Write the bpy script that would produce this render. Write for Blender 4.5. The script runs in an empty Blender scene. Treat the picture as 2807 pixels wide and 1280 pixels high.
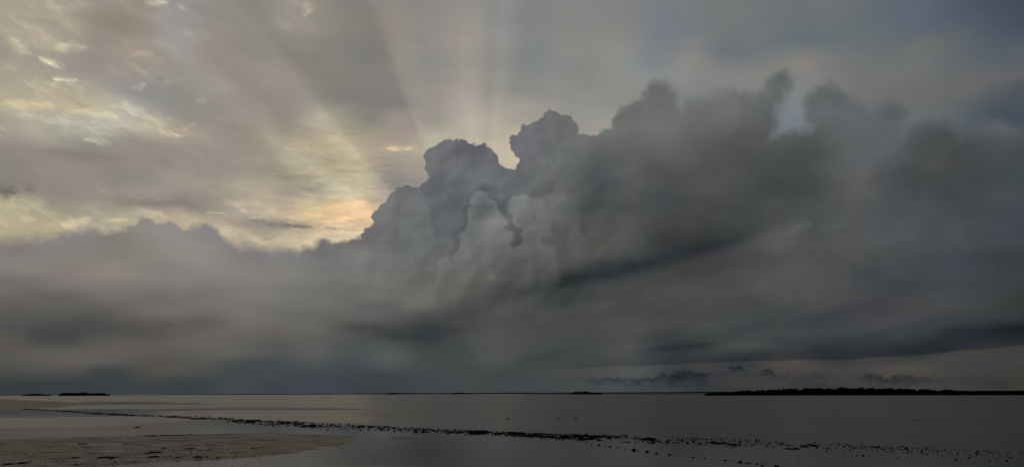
import bpy, bmesh, math, random
import numpy as np
from mathutils import Vector, Matrix, Euler

random.seed(7)
RNG = np.random.default_rng(7)
scene = bpy.context.scene
COL = scene.collection
rad = math.radians

# ------------------------------------------------------------------ camera
cam_data = bpy.data.cameras.new("camera")
cam_data.sensor_fit = 'HORIZONTAL'
cam_data.sensor_width = 36.0
cam_data.angle = 2 * math.atan(1403.5 / 2203.0)
cam_data.clip_start = 0.1
cam_data.clip_end = 200000.0
cam = bpy.data.objects.new("camera", cam_data)
COL.objects.link(cam)
cam.location = (0, 0, 1.8)
cam.rotation_euler = (Matrix.Rotation(rad(90 + 11.245), 3, 'X') @ Matrix.Rotation(rad(-0.184), 3, 'Z')).to_euler()
scene.camera = cam

# ------------------------------------------------------------------ sky light, sun, exposure
SUN_AZ, SUN_EL = -2.45, 6.3          # low sun, hidden behind the big cumulus
world = bpy.data.worlds.new("World")
scene.world = world
world.use_nodes = True
wn = world.node_tree
bgn = wn.nodes['Background']
sky_tex = wn.nodes.new('ShaderNodeTexSky')
sky_tex.sky_type = 'NISHITA'
sky_tex.sun_disc = False
sky_tex.sun_elevation = rad(SUN_EL)
sky_tex.sun_rotation = rad(SUN_AZ)
wn.links.new(sky_tex.outputs[0], bgn.inputs['Color'])
bgn.inputs['Strength'].default_value = 0.05

sun_data = bpy.data.lights.new("sun", 'SUN')
sun_data.energy = 0.5
sun_data.angle = rad(10)
sun_data.color = (1.0, 0.86, 0.68)
sun = bpy.data.objects.new("sun", sun_data)
COL.objects.link(sun)
sd = Vector((math.sin(rad(SUN_AZ)) * math.cos(rad(SUN_EL)), math.cos(rad(SUN_AZ)) * math.cos(rad(SUN_EL)), math.sin(rad(SUN_EL))))
sun.rotation_euler = sd.to_track_quat('Z', 'Y').to_euler()
sun.location = (0, 0, 60)

vs = scene.view_settings
vs.view_transform = 'Standard'
vs.look = 'None'
vs.exposure = 0.0
vs.gamma = 1.0
vs.use_curve_mapping = False
scene.render.engine = 'CYCLES'
scene.cycles.use_denoising = True
scene.cycles.use_adaptive_sampling = True
scene.cycles.adaptive_threshold = 0.015
scene.cycles.max_bounces = 6
scene.cycles.transparent_max_bounces = 6
scene.cycles.caustics_reflective = False
scene.cycles.caustics_refractive = False

# ------------------------------------------------------------------ helpers
def tag(o, label=None, cat=None, group=None, kind=None):
    if label: o['label'] = label
    if cat: o['category'] = cat
    if group: o['group'] = group
    if kind: o['kind'] = kind
    return o

def link(name, me, parent=None, loc=None):
    o = bpy.data.objects.new(name, me)
    COL.objects.link(o)
    if parent is not None: o.parent = parent
    if loc is not None: o.location = loc
    return o

def empty(name, loc=(0, 0, 0)):
    o = bpy.data.objects.new(name, None)
    o.empty_display_size = 0.2
    COL.objects.link(o)
    o.location = loc
    return o

def mesh(name, verts, faces, mat, smooth=True):
    me = bpy.data.meshes.new(name)
    me.from_pydata([tuple(v) for v in verts], [], [tuple(f) for f in faces])
    me.materials.append(mat)
    me.update()
    if smooth: me.polygons.foreach_set('use_smooth', np.ones(len(me.polygons), dtype=bool))
    return me

def grid_mesh(name, X, Y, Z, mat):
    n, m = X.shape
    idx = np.arange(n * m).reshape(n, m)
    q = np.stack([idx[:-1, :-1], idx[:-1, 1:], idx[1:, 1:], idx[1:, :-1]], -1).reshape(-1, 4)
    me = bpy.data.meshes.new(name)
    me.vertices.add(n * m)
    me.vertices.foreach_set('co', np.stack([X, Y, Z], -1).astype(np.float32).ravel())
    me.loops.add(q.size)
    me.loops.foreach_set('vertex_index', q.ravel().astype(np.int32))
    me.polygons.add(len(q))
    me.polygons.foreach_set('loop_start', (np.arange(len(q)) * 4).astype(np.int32))
    me.polygons.foreach_set('loop_total', np.full(len(q), 4, np.int32))
    me.polygons.foreach_set('use_smooth', np.ones(len(q), dtype=bool))
    me.materials.append(mat)
    me.update(calc_edges=True)
    me.validate()
    return me

_perm = np.random.default_rng(3).random((256, 256))
def vnoise(x, y, seed=0):
    x = x + seed * 17.31; y = y + seed * 9.77
    xi = np.floor(x).astype(int); yi = np.floor(y).astype(int)
    fx = x - xi; fy = y - yi
    fx = fx * fx * (3 - 2 * fx); fy = fy * fy * (3 - 2 * fy)
    a = _perm[xi & 255, yi & 255]; b = _perm[(xi + 1) & 255, yi & 255]
    c = _perm[xi & 255, (yi + 1) & 255]; d = _perm[(xi + 1) & 255, (yi + 1) & 255]
    return (a + (b - a) * fx) * (1 - fy) + (c + (d - c) * fx) * fy
def fbm(x, y, oct=4, seed=0, gain=0.5):
    s = 0; a = 1; t = 0
    for k in range(oct):
        s = s + a * vnoise(x, y, seed + k * 3); t += a
        x = x * 2.03; y = y * 2.03; a *= gain
    return s / t

def direction(az, el):
    a, e = rad(az), rad(el)
    return Vector((math.sin(a) * math.cos(e), math.cos(a) * math.cos(e), math.sin(e)))

class Net:
    """small helper that writes node expressions into a node tree"""
    def __init__(self, nt): self.nt = nt
    def put(self, sock, v):
        if isinstance(v, bpy.types.NodeSocket): self.nt.links.new(v, sock)
        elif isinstance(v, (int, float)):
            try: sock.default_value = v
            except TypeError: sock.default_value = (v, v, v)
        else: sock.default_value = tuple(v)
    def m(self, op, a, b=None, c=None, clamp=False):
        n = self.nt.nodes.new('ShaderNodeMath'); n.operation = op; n.use_clamp = clamp
        for i, v in enumerate((a, b, c)):
            if v is not None: self.put(n.inputs[i], v)
        return n.outputs[0]
    def v(self, op, a, b=None, c=None, scale=None):
        n = self.nt.nodes.new('ShaderNodeVectorMath'); n.operation = op
        for i, x in enumerate((a, b, c)):
            if x is not None: self.put(n.inputs[i], x)
        if scale is not None: self.put(n.inputs['Scale'], scale)
        return n.outputs['Value'] if op in ('DOT_PRODUCT', 'DISTANCE', 'LENGTH') else n.outputs['Vector']
    def noise(self, vec, scale, detail=4.0, rough=0.5, color=False, dist=0.0):
        n = self.nt.nodes.new('ShaderNodeTexNoise')
        self.put(n.inputs['Vector'], vec)
        n.inputs['Scale'].default_value = scale; n.inputs['Detail'].default_value = detail
        n.inputs['Roughness'].default_value = rough; n.inputs['Distortion'].default_value = dist
        return n.outputs['Color' if color else 'Fac']
    def voro(self, vec, scale, detail=2.0, rough=0.5, smooth=0.35):
        n = self.nt.nodes.new('ShaderNodeTexVoronoi'); n.feature = 'F1'
        self.put(n.inputs['Vector'], vec)
        n.inputs['Scale'].default_value = scale; n.inputs['Detail'].default_value = detail
        n.inputs['Roughness'].default_value = rough
        return n.outputs['Distance']
    def step(self, x, lo, hi, a=0.0, b=1.0, kind='SMOOTHSTEP'):
        n = self.nt.nodes.new('ShaderNodeMapRange'); n.interpolation_type = kind
        for k, v in (('Value', x), ('From Min', lo), ('From Max', hi), ('To Min', a), ('To Max', b)): self.put(n.inputs[k], v)
        return n.outputs['Result']
    def curve(self, x, pts):
        n = self.nt.nodes.new('ShaderNodeFloatCurve')
        self.put(n.inputs['Value'], x)
        c = n.mapping.curves[0]
        n.mapping.use_clip = False
        while len(c.points) > 2: c.points.remove(c.points[1])
        c.points[0].location = pts[0]; c.points[1].location = pts[-1]
        for p in pts[1:-1]: c.points.new(*p)
        for p in c.points: p.handle_type = 'VECTOR'
        n.mapping.update()
        return n.outputs[0]
    def mix(self, f, a, b):
        n = self.nt.nodes.new('ShaderNodeMix'); n.data_type = 'VECTOR'; n.factor_mode = 'UNIFORM'
        self.put(n.inputs[0], f); self.put(n.inputs[4], a); self.put(n.inputs[5], b)
        return n.outputs[1]

def new_mat(name):
    m = bpy.data.materials.new(name); m.use_nodes = True
    return m, m.node_tree, m.node_tree.nodes['Principled BSDF'], m.node_tree.nodes['Material Output']

# ------------------------------------------------------------------ the sky: a closed overcast with a cumulus bank, one dome at 60 km
# azimuth and elevation in degrees (azimuth 0 = north = +Y), then the colour of that part of the sky
DECK = [
(-34.55,23.25,164,152,137,0.016), (-32.44,23.48,171,162,146,0.016), (-34.12,21.72,167,158,141,0.016), (-30.63,23.23,140,131,122,0.016), (-28.41,24.06,159,152,142,0.016), (-25.97,23.66,142,131,121,0.016),
(-23.16,23.53,151,151,150,0.016), (-20.51,25.41,136,133,127,0.016), (-21.41,23.4,150,139,130,0.016), (-17.69,23.36,134,130,122,0.016), (-15.3,25.75,164,156,145,0.016), (-12.26,25.93,130,126,120,0.016),
(-13.28,23.49,137,133,126,0.016), (-33.62,19.62,155,147,135,0.016), (-28.94,20.05,147,141,134,0.016), (-26.21,20.99,163,151,139,0.016), (-27.39,19.43,143,141,140,0.016), (-23.64,19.58,140,138,132,0.016),
(-20.19,21.04,148,141,133,0.016), (-16.99,20.77,142,133,125,0.016), (-13.48,20.45,135,132,125,0.016), (-33.11,18.05,176,167,145,0.016), (-30.11,18.21,186,175,149,0.016), (-23.55,18.39,141,138,133,0.016),
(-20.01,18.39,144,137,129,0.016), (-16.89,18.9,142,136,128,0.016), (-28.62,16.79,168,167,156,0.016), (-32.52,16.47,173,166,150,0.016), (-26.3,16.72,196,189,172,0.016), (-23.43,16.88,177,165,144,0.016),
(-20.46,17.41,150,143,134,0.016), (-17.34,17.5,153,143,127,0.016), (-14.11,17.44,170,159,136,0.016), (-11.91,17.57,156,147,125,0.016), (-33.1,14.95,142,134,129,0.016), (-30.23,15.1,130,123,118,0.016),
(-26.67,15.58,144,137,128,0.016), (-22.85,15.83,137,130,125,0.016), (-19.84,15.92,145,137,127,0.016), (-16.72,15.97,171,162,143,0.016), (-14.04,15.95,166,157,134,0.016), (-11.51,15.66,172,163,137,0.016),
(-32.61,13.42,139,133,126,0.016), (-29.23,13.78,149,142,132,0.016), (-25.62,14.21,136,131,125,0.016), (-21.77,14.6,143,136,129,0.016), (-18.75,14.86,144,136,127,0.016), (-15.59,14.78,149,142,125,0.016),
(-10.81,22.63,129,128,122,0.016), (-12.21,20.75,139,133,127,0.016), (-10.14,19.6,122,122,118,0.016), (-10.96,26.44,143,141,134,0.016), (-8.86,26.17,124,120,117,0.016), (-8.57,24.12,145,135,126,0.016),
(-6.83,24.73,145,142,138,0.016), (-6.79,22.63,137,137,133,0.016), (-5.22,26.34,142,137,132,0.016), (-3.78,24.82,150,142,134,0.016), (-3.29,22.73,145,142,136,0.016), (-2.13,26.82,135,136,134,0.016),
(-1.41,24.86,148,148,145,0.016), (0.85,26.83,135,136,130,0.016), (1.43,24.85,133,136,135,0.016), (1.41,22.95,135,138,137,0.016), (5,25.8,137,138,134,0.016), (5.55,24.01,134,134,131,0.016),
(8.55,26.55,121,127,126,0.016), (8.48,24.6,133,132,130,0.016), (11.99,25.68,118,123,132,0.016), (10.73,23.1,121,128,132,0.016), (-7.21,20.81,143,136,130,0.016), (-5.01,20.66,156,149,142,0.016),
(-2.69,20.92,162,150,144,0.016), (-0.94,21.58,152,149,141,0.016), (2.57,21.34,139,140,136,0.016), (5.47,21.05,137,136,134,0.016), (-6.72,19.32,150,145,136,0.016), (-4.42,19.38,179,170,159,0.016),
(-2.1,19.63,177,171,158,0.016), (0.23,20.07,169,162,152,0.016), (2.56,20.48,149,146,139,0.016), (5.44,19.76,144,145,140,0.016), (-8.4,18.29,166,153,145,0.016), (-12.33,18.3,187,178,160,0.016),
(-6.68,17.81,181,173,156,0.016), (-10.61,17,190,177,152,0.016), (-8.34,16.12,167,157,145,0.016), (-11.69,15.97,168,157,133,0.016), (-8.88,15.23,146,140,137,0.016), (-1.52,17.9,183,174,158,0.016),
(-0.59,16.81,200,189,168,0.016), (5.42,18.68,156,151,145,0.016), (8.38,21.77,140,139,134,0.016), (10.13,22.51,152,155,151,0.016), (14.64,26.04,120,121,119,0.016), (19.01,25.5,111,117,119,0.016),
(23.13,24.49,108,113,115,0.016), (26.57,23.88,97,105,114,0.016), (30.25,23.14,89,98,112,0.016), (33.7,22.54,65,74,86,0.016), (16.7,23.58,107,114,118,0.016), (20.94,23.04,101,111,118,0.016),
(25.44,22.34,99,109,113,0.016), (29.12,21.19,106,108,108,0.016), (32.64,20.85,84,94,104,0.016), (14.4,21.96,138,136,132,0.016), (18.17,21.37,131,130,126,0.016), (21.81,21.01,134,129,125,0.016),
(25.27,20.6,118,118,115,0.016), (28.06,19.94,107,112,116,0.016), (30.74,19.45,122,118,113,0.016), (32.85,19.03,103,103,104,0.016), (12.68,21.06,128,131,131,0.016), (14.67,20.89,129,130,131,0.016),
(20.16,19.7,129,132,134,0.016), (19.77,18.71,117,124,131,0.016), (26.56,19.01,109,109,110,0.016), (29.72,18.29,101,104,104,0.016), (33.55,17.77,76,83,92,0.016), (30.03,16.99,101,108,113,0.016),
(32.93,16.01,70,81,91,0.016), (-32.93,12.55,135,129,121,0.016), (-31.26,12.48,135,127,122,0.016), (-29.11,12.54,141,134,127,0.016), (-25.53,13.13,148,139,131,0.016), (-22.65,13.1,162,156,143,0.016),
(-19.72,13.97,171,161,141,0.016), (-16.59,13.67,151,143,130,0.016), (-13.41,14.07,173,166,145,0.016), (-11.25,14.5,196,183,157,0.016), (-31.54,11.11,173,165,140,0.016), (-32.45,10.34,182,173,143,0.016),
(-30.22,10.57,176,166,141,0.016), (-27.71,11.81,128,122,113,0.016), (-27.18,10.97,199,189,162,0.016), (-24.5,12.12,127,121,118,0.016), (-21.62,12.46,141,133,125,0.016), (-23,11.22,203,187,155,0.016),
(-19.6,12.09,199,186,163,0.016), (-16.53,12.5,195,177,148,0.016), (-13.89,12.65,206,185,145,0.016), (-11.74,12.96,217,188,154,0.016), (-11.7,12.1,239,200,157,0.016), (-14.39,11.98,230,195,154,0.016),
(-18.54,11.43,142,133,126,0.016), (-15.42,11.39,138,130,126,0.016), (-12.22,11.32,158,148,138,0.016), (-20.01,10.71,189,175,141,0.016), (-15.39,10.64,198,184,154,0.016), (-12.19,10.67,213,199,167,0.016),
(-17.44,10.22,157,148,132,0.016), (-19.96,9.98,179,167,147,0.016), (-22.51,11.16,201,183,154,0.016), (-45,8,128,122,115,0.2), (-48,25,150,142,133,0.2), (-30,48,140,134,126,0.2),
(0,50,130,128,125,0.2), (30,48,102,108,113,0.2), (50,25,83,90,98,0.2), (50,8,72,78,83,0.2), (0,75,116,117,116,0.2), (-60,60,128,124,118,0.2),
(70,55,90,97,103,0.2), (-80,10,118,114,108,0.2), (-85,35,124,120,114,0.2), (85,10,70,76,82,0.2), (85,32,83,90,96,0.2), (120,10,72,78,84,0.2),
(120,40,86,93,98,0.2), (-120,10,96,94,92,0.2), (-120,40,108,106,104,0.2), (180,10,78,82,87,0.2), (180,40,92,96,101,0.2), (180,70,102,106,110,0.2),]
BANKS = [
(-9.92,12.87,116,115,116,0.016), (-10.63,11,107,106,110,0.016), (-8.28,13.69,115,113,114,0.016), (-5.54,17.38,114,114,116,0.016), (-3.82,17.63,99,100,105,0.016), (-1.74,17.1,99,100,103,0.016),
(-5.74,16.17,110,110,112,0.016), (-4.36,15.1,107,110,112,0.016), (-6.39,14.51,98,101,105,0.016), (-8.57,12.04,116,117,118,0.016), (-5.46,12.55,103,108,109,0.016), (-3.66,12.8,87,92,94,0.016),
(-3.76,11.58,94,98,101,0.016), (-5.44,11.23,108,113,114,0.016), (-1.51,14.36,113,118,120,0.016), (-0.71,13.48,80,86,88,0.016), (0.21,15.46,100,103,104,0.016), (0.68,17.87,108,109,114,0.016),
(0.44,16.78,110,110,115,0.016), (3.1,18.06,105,107,107,0.016), (4.24,17.05,105,109,108,0.016), (3.07,15.65,106,110,106,0.016), (5.38,17.02,101,103,103,0.016), (5.34,15.16,74,80,83,0.016),
(7.11,17.72,114,118,113,0.016), (8.79,17.11,94,96,94,0.016), (11.6,17.49,113,115,114,0.016), (7.59,14.98,91,93,93,0.016), (9.83,15,79,81,82,0.016), (12.58,14.74,81,82,83,0.016),
(3.62,14.1,100,101,99,0.016), (1.68,13.46,110,112,112,0.016), (4.74,13.41,74,79,80,0.016), (7.53,12.9,80,82,83,0.016), (11.42,13.18,75,78,80,0.016), (-2.52,12.14,122,122,121,0.016),
(0.76,11.92,95,96,97,0.016), (-2.06,10.82,97,97,96,0.016), (3.02,11.9,90,92,91,0.016), (5.82,11.52,83,85,85,0.016), (9.15,11.42,86,88,87,0.016), (12.43,11.61,74,74,75,0.016),
(-7.64,10.31,98,100,101,0.016), (-5.96,9.35,106,108,108,0.016), (-4.3,9.7,101,101,100,0.016), (-1.5,9.6,89,89,88,0.016), (1.31,9.93,88,88,87,0.016), (4.11,10.12,93,92,91,0.016),
(6.9,10.28,91,89,86,0.016), (9.64,9.87,83,85,86,0.016), (12.13,9.79,54,54,61,0.016), (10.15,8.99,51,56,58,0.016), (7.95,8.39,63,67,70,0.016), (5.18,7.9,66,71,73,0.016),
(3.51,7.04,63,67,68,0.016), (0.74,8.27,85,86,85,0.016), (2.42,8.81,90,89,87,0.016), (-2.06,8.28,98,97,95,0.016), (-5.39,7.93,107,104,100,0.016), (-8.72,9.19,108,111,109,0.016),
(-11.12,9.46,134,133,128,0.016), (-12.45,10.28,117,115,113,0.016), (-11.38,7.61,104,99,94,0.016), (-8.66,7.01,111,109,106,0.016), (-5.37,6.72,109,108,103,0.016), (-2.05,6.85,77,77,76,0.016),
(0.73,6.84,71,73,72,0.016), (7.35,6.76,68,68,68,0.016), (10.09,7.25,80,79,77,0.016), (12.28,8.27,66,70,72,0.016), (12.53,6.64,82,79,78,0.016), (-7.01,11.86,99,103,105,0.016),
(12.03,19.1,106,108,107,0.016), (14.6,19.64,105,108,110,0.016), (16.65,19.45,112,112,113,0.016), (18.39,19.9,100,103,103,0.016), (19.72,20.87,90,101,104,0.016), (17.45,18.54,113,115,117,0.016),
(13.64,18.24,101,101,99,0.016), (11.93,16.96,84,86,82,0.016), (15.23,17.26,82,83,83,0.016), (14.6,15.71,90,90,90,0.016), (16.76,16.08,74,76,77,0.016), (18.4,16.98,87,89,87,0.016),
(19.28,17.63,78,81,81,0.016), (18.27,15.11,69,73,74,0.016), (20.41,16.26,71,78,80,0.016), (20.3,14.71,74,80,80,0.016), (22,19.67,96,100,99,0.016), (22.64,18.77,81,86,85,0.016),
(21.56,17.89,100,105,106,0.016), (23.03,17.5,99,105,106,0.016), (21.96,16.61,81,84,80,0.016), (24,17.38,98,103,107,0.016), (24.06,18.08,98,103,107,0.016), (26.91,17.77,74,83,84,0.016),
(25.53,18.17,102,105,103,0.016), (25.41,16.89,111,116,120,0.016), (28.35,18.23,87,92,87,0.016), (24.83,15.76,113,118,121,0.016), (24.1,15.14,87,94,95,0.016), (23.43,16.44,79,82,82,0.016),
(23.43,14.09,96,94,95,0.016), (25.17,14.2,66,72,71,0.016), (27.23,16.24,88,93,97,0.016), (26.65,15.03,81,86,88,0.016), (28.53,15.46,68,74,73,0.016), (29.29,14.18,74,75,73,0.016),
(30.31,15.49,67,71,73,0.016), (27.92,13.87,69,75,78,0.016), (31.26,16.3,103,106,110,0.016), (31.95,14.76,77,82,87,0.016), (32.61,13.23,67,74,78,0.016), (30.53,17.57,91,96,102,0.016),
(30.98,13.66,59,63,68,0.016), (21.28,14.31,70,74,74,0.016), (11.14,11.37,71,73,74,0.016), (13.26,10.52,66,68,69,0.016), (11.17,9.52,71,73,74,0.016), (15.92,10.82,74,77,78,0.016),
(17.8,11.02,79,81,83,0.016), (19.48,10.28,90,88,86,0.016), (21.01,10.8,76,79,80,0.016), (20.9,9.25,81,82,83,0.016), (23.9,10.57,82,84,86,0.016), (26.17,9.78,76,81,83,0.016),
(29.27,9.69,72,78,81,0.016), (32.19,9.4,66,72,78,0.016), (16.87,9.38,68,70,72,0.016), (13.7,8.67,63,64,65,0.016), (17.81,8.07,84,85,83,0.016), (22.8,8.72,75,77,77,0.016),
(26.47,8.16,71,75,78,0.016), (29.95,7.89,64,70,76,0.016), (32.39,7.49,57,61,64,0.016), (11.51,7.35,72,70,69,0.016), (15.19,7.12,76,77,74,0.016), (19.72,6.51,82,83,80,0.016),
(23.6,6.94,68,71,74,0.016), (27.21,6.43,62,68,71,0.016), (30.61,6.11,61,68,72,0.016), (11,5.52,71,71,70,0.016), (14.58,5.44,67,69,69,0.016), (19.12,5.09,68,71,72,0.016),
(23.47,5.33,68,68,72,0.016), (27.11,5.35,68,67,69,0.016), (30.51,5.17,72,72,72,0.016), (32.13,5.08,56,58,58,0.016), (12.43,4.21,77,79,79,0.016), (16.55,4.01,67,71,73,0.016),
(20.5,3.81,64,68,72,0.016), (24.75,4.07,63,66,70,0.016), (27.87,4.15,59,65,68,0.016), (31.25,4.38,46,52,56,0.016), (10.69,2.96,46,50,52,0.016), (13.43,3.18,61,64,63,0.016),
(16.72,3.38,78,80,77,0.016), (20.44,2.99,58,63,64,0.016), (25.12,3.07,62,62,64,0.016), (28.68,3.64,46,51,55,0.016), (31.98,3.69,35,39,44,0.016), (30.7,3.09,61,64,64,0.016),
(11.29,2.31,48,54,57,0.016), (16.46,2.45,48,54,57,0.016), (20.4,2.33,37,41,48,0.016), (24.15,2.41,47,51,57,0.016), (27.71,2.52,37,45,49,0.016), (30.66,2.62,33,35,39,0.016),
(-29.87,9.64,134,130,130,0.016), (-27.98,9.91,135,129,123,0.016), (-24.88,10.97,130,123,125,0.016), (-23.44,10.78,147,141,137,0.016), (-21.51,10.92,137,133,134,0.016), (-19.96,9.98,128,123,124,0.016),
(-31.74,8.99,127,120,120,0.016), (-32.36,7.9,135,128,123,0.016), (-30.4,8.05,129,123,115,0.016), (-27.87,8.64,143,136,129,0.016), (-25.92,8.98,129,124,116,0.016), (-23.83,9.63,143,136,131,0.016),
(-21.42,9.58,143,138,132,0.016), (-17.4,9.48,123,123,127,0.016), (-14.29,9.73,117,114,115,0.016), (-13.03,10.1,111,108,108,0.016), (-11.43,10.48,113,109,107,0.016), (-32.21,6.41,111,107,104,0.016),
(-30.29,6.91,126,118,115,0.016), (-27.75,7.37,144,136,129,0.016), (-24.63,7.86,132,127,122,0.016), (-21.8,8.01,134,130,126,0.016), (-18.34,8.18,132,128,123,0.016), (-15.27,8.3,130,127,121,0.016),
(-12.65,8.6,119,120,117,0.016), (-11.06,9.29,106,104,105,0.016), (-11.55,7.76,122,127,125,0.016), (-31.76,5.21,96,92,89,0.016), (-29.74,5.6,95,93,89,0.016), (-27.62,5.9,121,117,112,0.016),
(-25.43,6.41,122,115,112,0.016), (-25.36,5.52,84,81,77,0.016), (-22.17,6.56,118,112,108,0.016), (-19.28,7.09,125,120,115,0.016), (-16.23,6.78,120,118,113,0.016), (-13.61,6.42,112,112,109,0.016),
(-31.82,4.19,82,81,79,0.016), (-29.95,3.41,65,68,70,0.016), (-28.74,3.92,79,81,79,0.016), (-27.03,4.17,84,84,82,0.016), (-24.81,4.34,85,83,80,0.016), (-22.49,4.31,81,79,77,0.016),
(-23.02,5.1,121,113,108,0.016), (-19.17,5.22,117,114,109,0.016), (-15.64,5.31,108,106,102,0.016), (-21.49,3.63,101,96,91,0.016), (-19.09,3.99,102,98,93,0.016), (-15.07,4.16,102,98,93,0.016),
(-13.03,5.05,101,100,96,0.016), (-10.93,5.4,105,103,101,0.016), (-10.8,4.76,67,69,67,0.016), (-11.93,3.78,86,88,86,0.016), (-31.82,2.61,88,85,82,0.016), (-29.06,2.77,99,95,90,0.016),
(-25.58,2.75,97,94,89,0.016), (-21.9,2.71,112,108,101,0.016), (-18.03,2.77,94,93,87,0.016), (-14.49,2.81,65,68,69,0.016), (-11.37,2.83,77,81,81,0.016), (-8.67,5.21,93,93,92,0.016),
(-10.02,4.36,65,71,73,0.016), (-8.09,3.97,60,63,64,0.016), (-5.86,3.84,64,67,68,0.016), (-4.47,4.68,69,71,73,0.016), (-2.51,5.52,78,78,77,0.016), (-1.09,3.84,77,79,78,0.016),
(3.14,4.38,70,72,72,0.016), (5.97,5.47,72,73,73,0.016), (-12.2,4.34,101,99,96,0.016), (-12.95,2.97,99,100,97,0.016), (-1.09,2.73,82,84,84,0.016), (-16.11,2.94,86,87,86,0.016),
(-8.06,2.73,88,90,90,0.016), (5.9,2.7,68,70,71,0.016), (8.68,3.22,75,77,76,0.016), (11.38,2.64,69,70,72,0.016), (3.11,2.16,65,70,69,0.016), (-3.89,2.05,69,73,74,0.016),
(-10.76,2.04,68,74,78,0.016), (-16.05,1.88,69,74,76,0.016), (-21.11,2.35,82,81,79,0.016), (-25.85,2.54,97,93,89,0.016), (-30.2,2.21,94,90,87,0.016), (-31.19,1.72,80,80,77,0.016),
(-24.62,1.55,83,80,77,0.016), (-18.57,1.34,67,72,75,0.016), (-12.08,1.22,58,64,70,0.016), (-30.91,1.01,49,54,58,0.016), (-26.83,0.8,59,63,65,0.016), (-22.19,0.56,59,63,65,0.016),
(-15.98,0.42,63,67,73,0.016), (-8.01,0.82,61,66,69,0.016), (-1.09,1.08,67,70,71,0.016), (4.49,1.61,73,75,75,0.016), (12.68,1.81,55,56,60,0.016), (17.88,1.62,74,70,68,0.016),
(23.98,1.66,71,69,68,0.016), (30.65,2.14,86,83,82,0.016), (31.94,2.69,63,64,63,0.016), (26.21,1.01,72,70,67,0.016), (31.74,0.82,59,59,56,0.016), (21.55,1.06,69,68,66,0.016),
(-30.01,0.26,58,62,64,0.016), (-23.35,0.18,61,65,67,0.016), (-14.67,0.24,67,71,80,0.016), (-5.25,0.21,65,71,73,0.016), (1.69,0.19,64,70,73,0.016), (8.58,0.22,65,70,75,0.016),
(13.94,0.47,54,57,59,0.016), (21.51,0.47,60,60,61,0.016), (29.42,0.37,62,61,61,0.016), (8.6,0.76,75,80,80,0.016), (13.96,0.87,61,62,64,0.016), (19.08,0.83,62,62,62,0.016),
(-42,2,59,62,63,0.12), (-42,8,89,86,83,0.12), (-42,14,118,112,107,0.12), (42,2,58,58,58,0.12), (42,6,60,62,64,0.12), (44,12,61,66,70,0.12),
(44,20,71,76,80,0.12), (80,3,56,59,63,0.12), (80,12,65,70,76,0.12), (-80,3,65,66,69,0.12), (-80,12,91,90,89,0.12), (180,3,56,59,63,0.12),
(180,14,74,78,82,0.12), (120,6,63,67,72,0.12), (-120,6,69,70,72,0.12),]
CUMULUS = [
(-8.59,12.13,1.62), (-9.8,10.81,1.205), (-7.39,12.98,1.753), (-5.68,13.28,2.017), (-5.09,16.34,1.445), (-3.99,16.36,1.809), (-2.29,16.12,1.553), (-0.75,14.57,1.661),
(-4.09,13.3,2.591), (1.04,17.41,1.241), (1.66,17.66,1.472), (3.06,18.71,1.287), (3.89,18.39,1.184), (2.61,15.63,2.434), (5.3,15.96,2.374), (7.72,16.65,2.258),
(9.24,18.36,2.039), (10.99,20.45,1.312), (11.08,18.13,2.282), (14.21,18.47,2.054), (16.15,18.8,1.986), (17.43,18.38,1.777), (19.58,20.7,0.874), (19.03,20.02,0.927),
(18.31,19.27,1.079), (22.39,18.69,1.581), (23.82,17.65,1.426), (26.3,17.54,1.073), (7.83,11.63,5.907), (14.55,12.87,6.026), (20.44,13.43,4.145), (-0.1,9.17,6.47),
(-5.6,8.62,5.158), (18.86,7.64,8.064), (28.02,8.48,7.553), (-1.95,12.02,3.893), (9.14,4.43,6.601), (2.56,11.23,4.408), (-1.96,14.36,1.609), (34.93,6.57,7.012),
(23.69,10.73,4.293), (26.17,13.81,1.406), (22.59,16.85,1.68), (21.55,15.52,1.937), (23.62,15.29,2.268), (25.27,16.04,2.003), (28.44,14.92,2.297), (31.8,13.75,2.67),
(-5.31,15.3,0.93), (35.98,12.46,2.972),]
TURRETS = [
(-2.17,13.66,0.701), (-2.76,13.37,0.701), (-3.18,12.95,0.519), (-1.63,12.96,0.754), (-1.1,12.44,0.65), (-0.73,11.97,0.52), (-2.22,12.41,1.299), (-1.82,11.12,1.611),
(-2.79,11.11,0.883), (-3.32,10.82,0.675), (-2.99,9.55,1.298), (-3.78,9.31,0.778), (-4.09,8.59,0.881), (-1.42,9.56,1.871), (-0.31,10.93,0.728), (0.13,13.43,0.624),
(0.07,12.96,0.572), (0.82,13.53,0.65), (1.41,13.42,0.624), (1.78,13.05,0.572), (1.03,12.59,0.988), (0.55,12.18,0.624), (2.31,13.2,0.779), (2.99,13.51,0.779),
(3.65,13.68,0.726), (2.04,12.14,1.403), (1.23,11.45,0.624), (1.55,10.85,0.884), (3.9,12.63,1.141), (-1.41,7.35,3.368), (1.74,8.77,2.077), (-4.66,8.76,0.881),
(-4.5,7.99,1.139),]
LOW_BANK = [
(-38.24,8.78), (-32.99,9.3), (-31.38,9.55), (-29.74,9.95), (-28.9,10.38), (-27.71,10.72), (-26.7,10.62), (-25.8,10.89), (-25.46,11.27), (-25.1,11.47),
(-24.45,11.34), (-23.48,11.3), (-22.88,11.13), (-22.49,10.99), (-22.03,11.31), (-21.74,11.45), (-21.05,11.26), (-20.52,10.93), (-19.99,10.4), (-19.25,9.93),
(-17.43,9.85), (-14.82,9.92), (-14,10.38), (-13.48,10.66), (-12.72,10.51), (-11.67,10.77), (-11.02,11.18), (-10.31,10.59), (-7.96,9.62), (-0.11,5.54),
(15.07,4.31), (37.47,3.47),]
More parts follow.
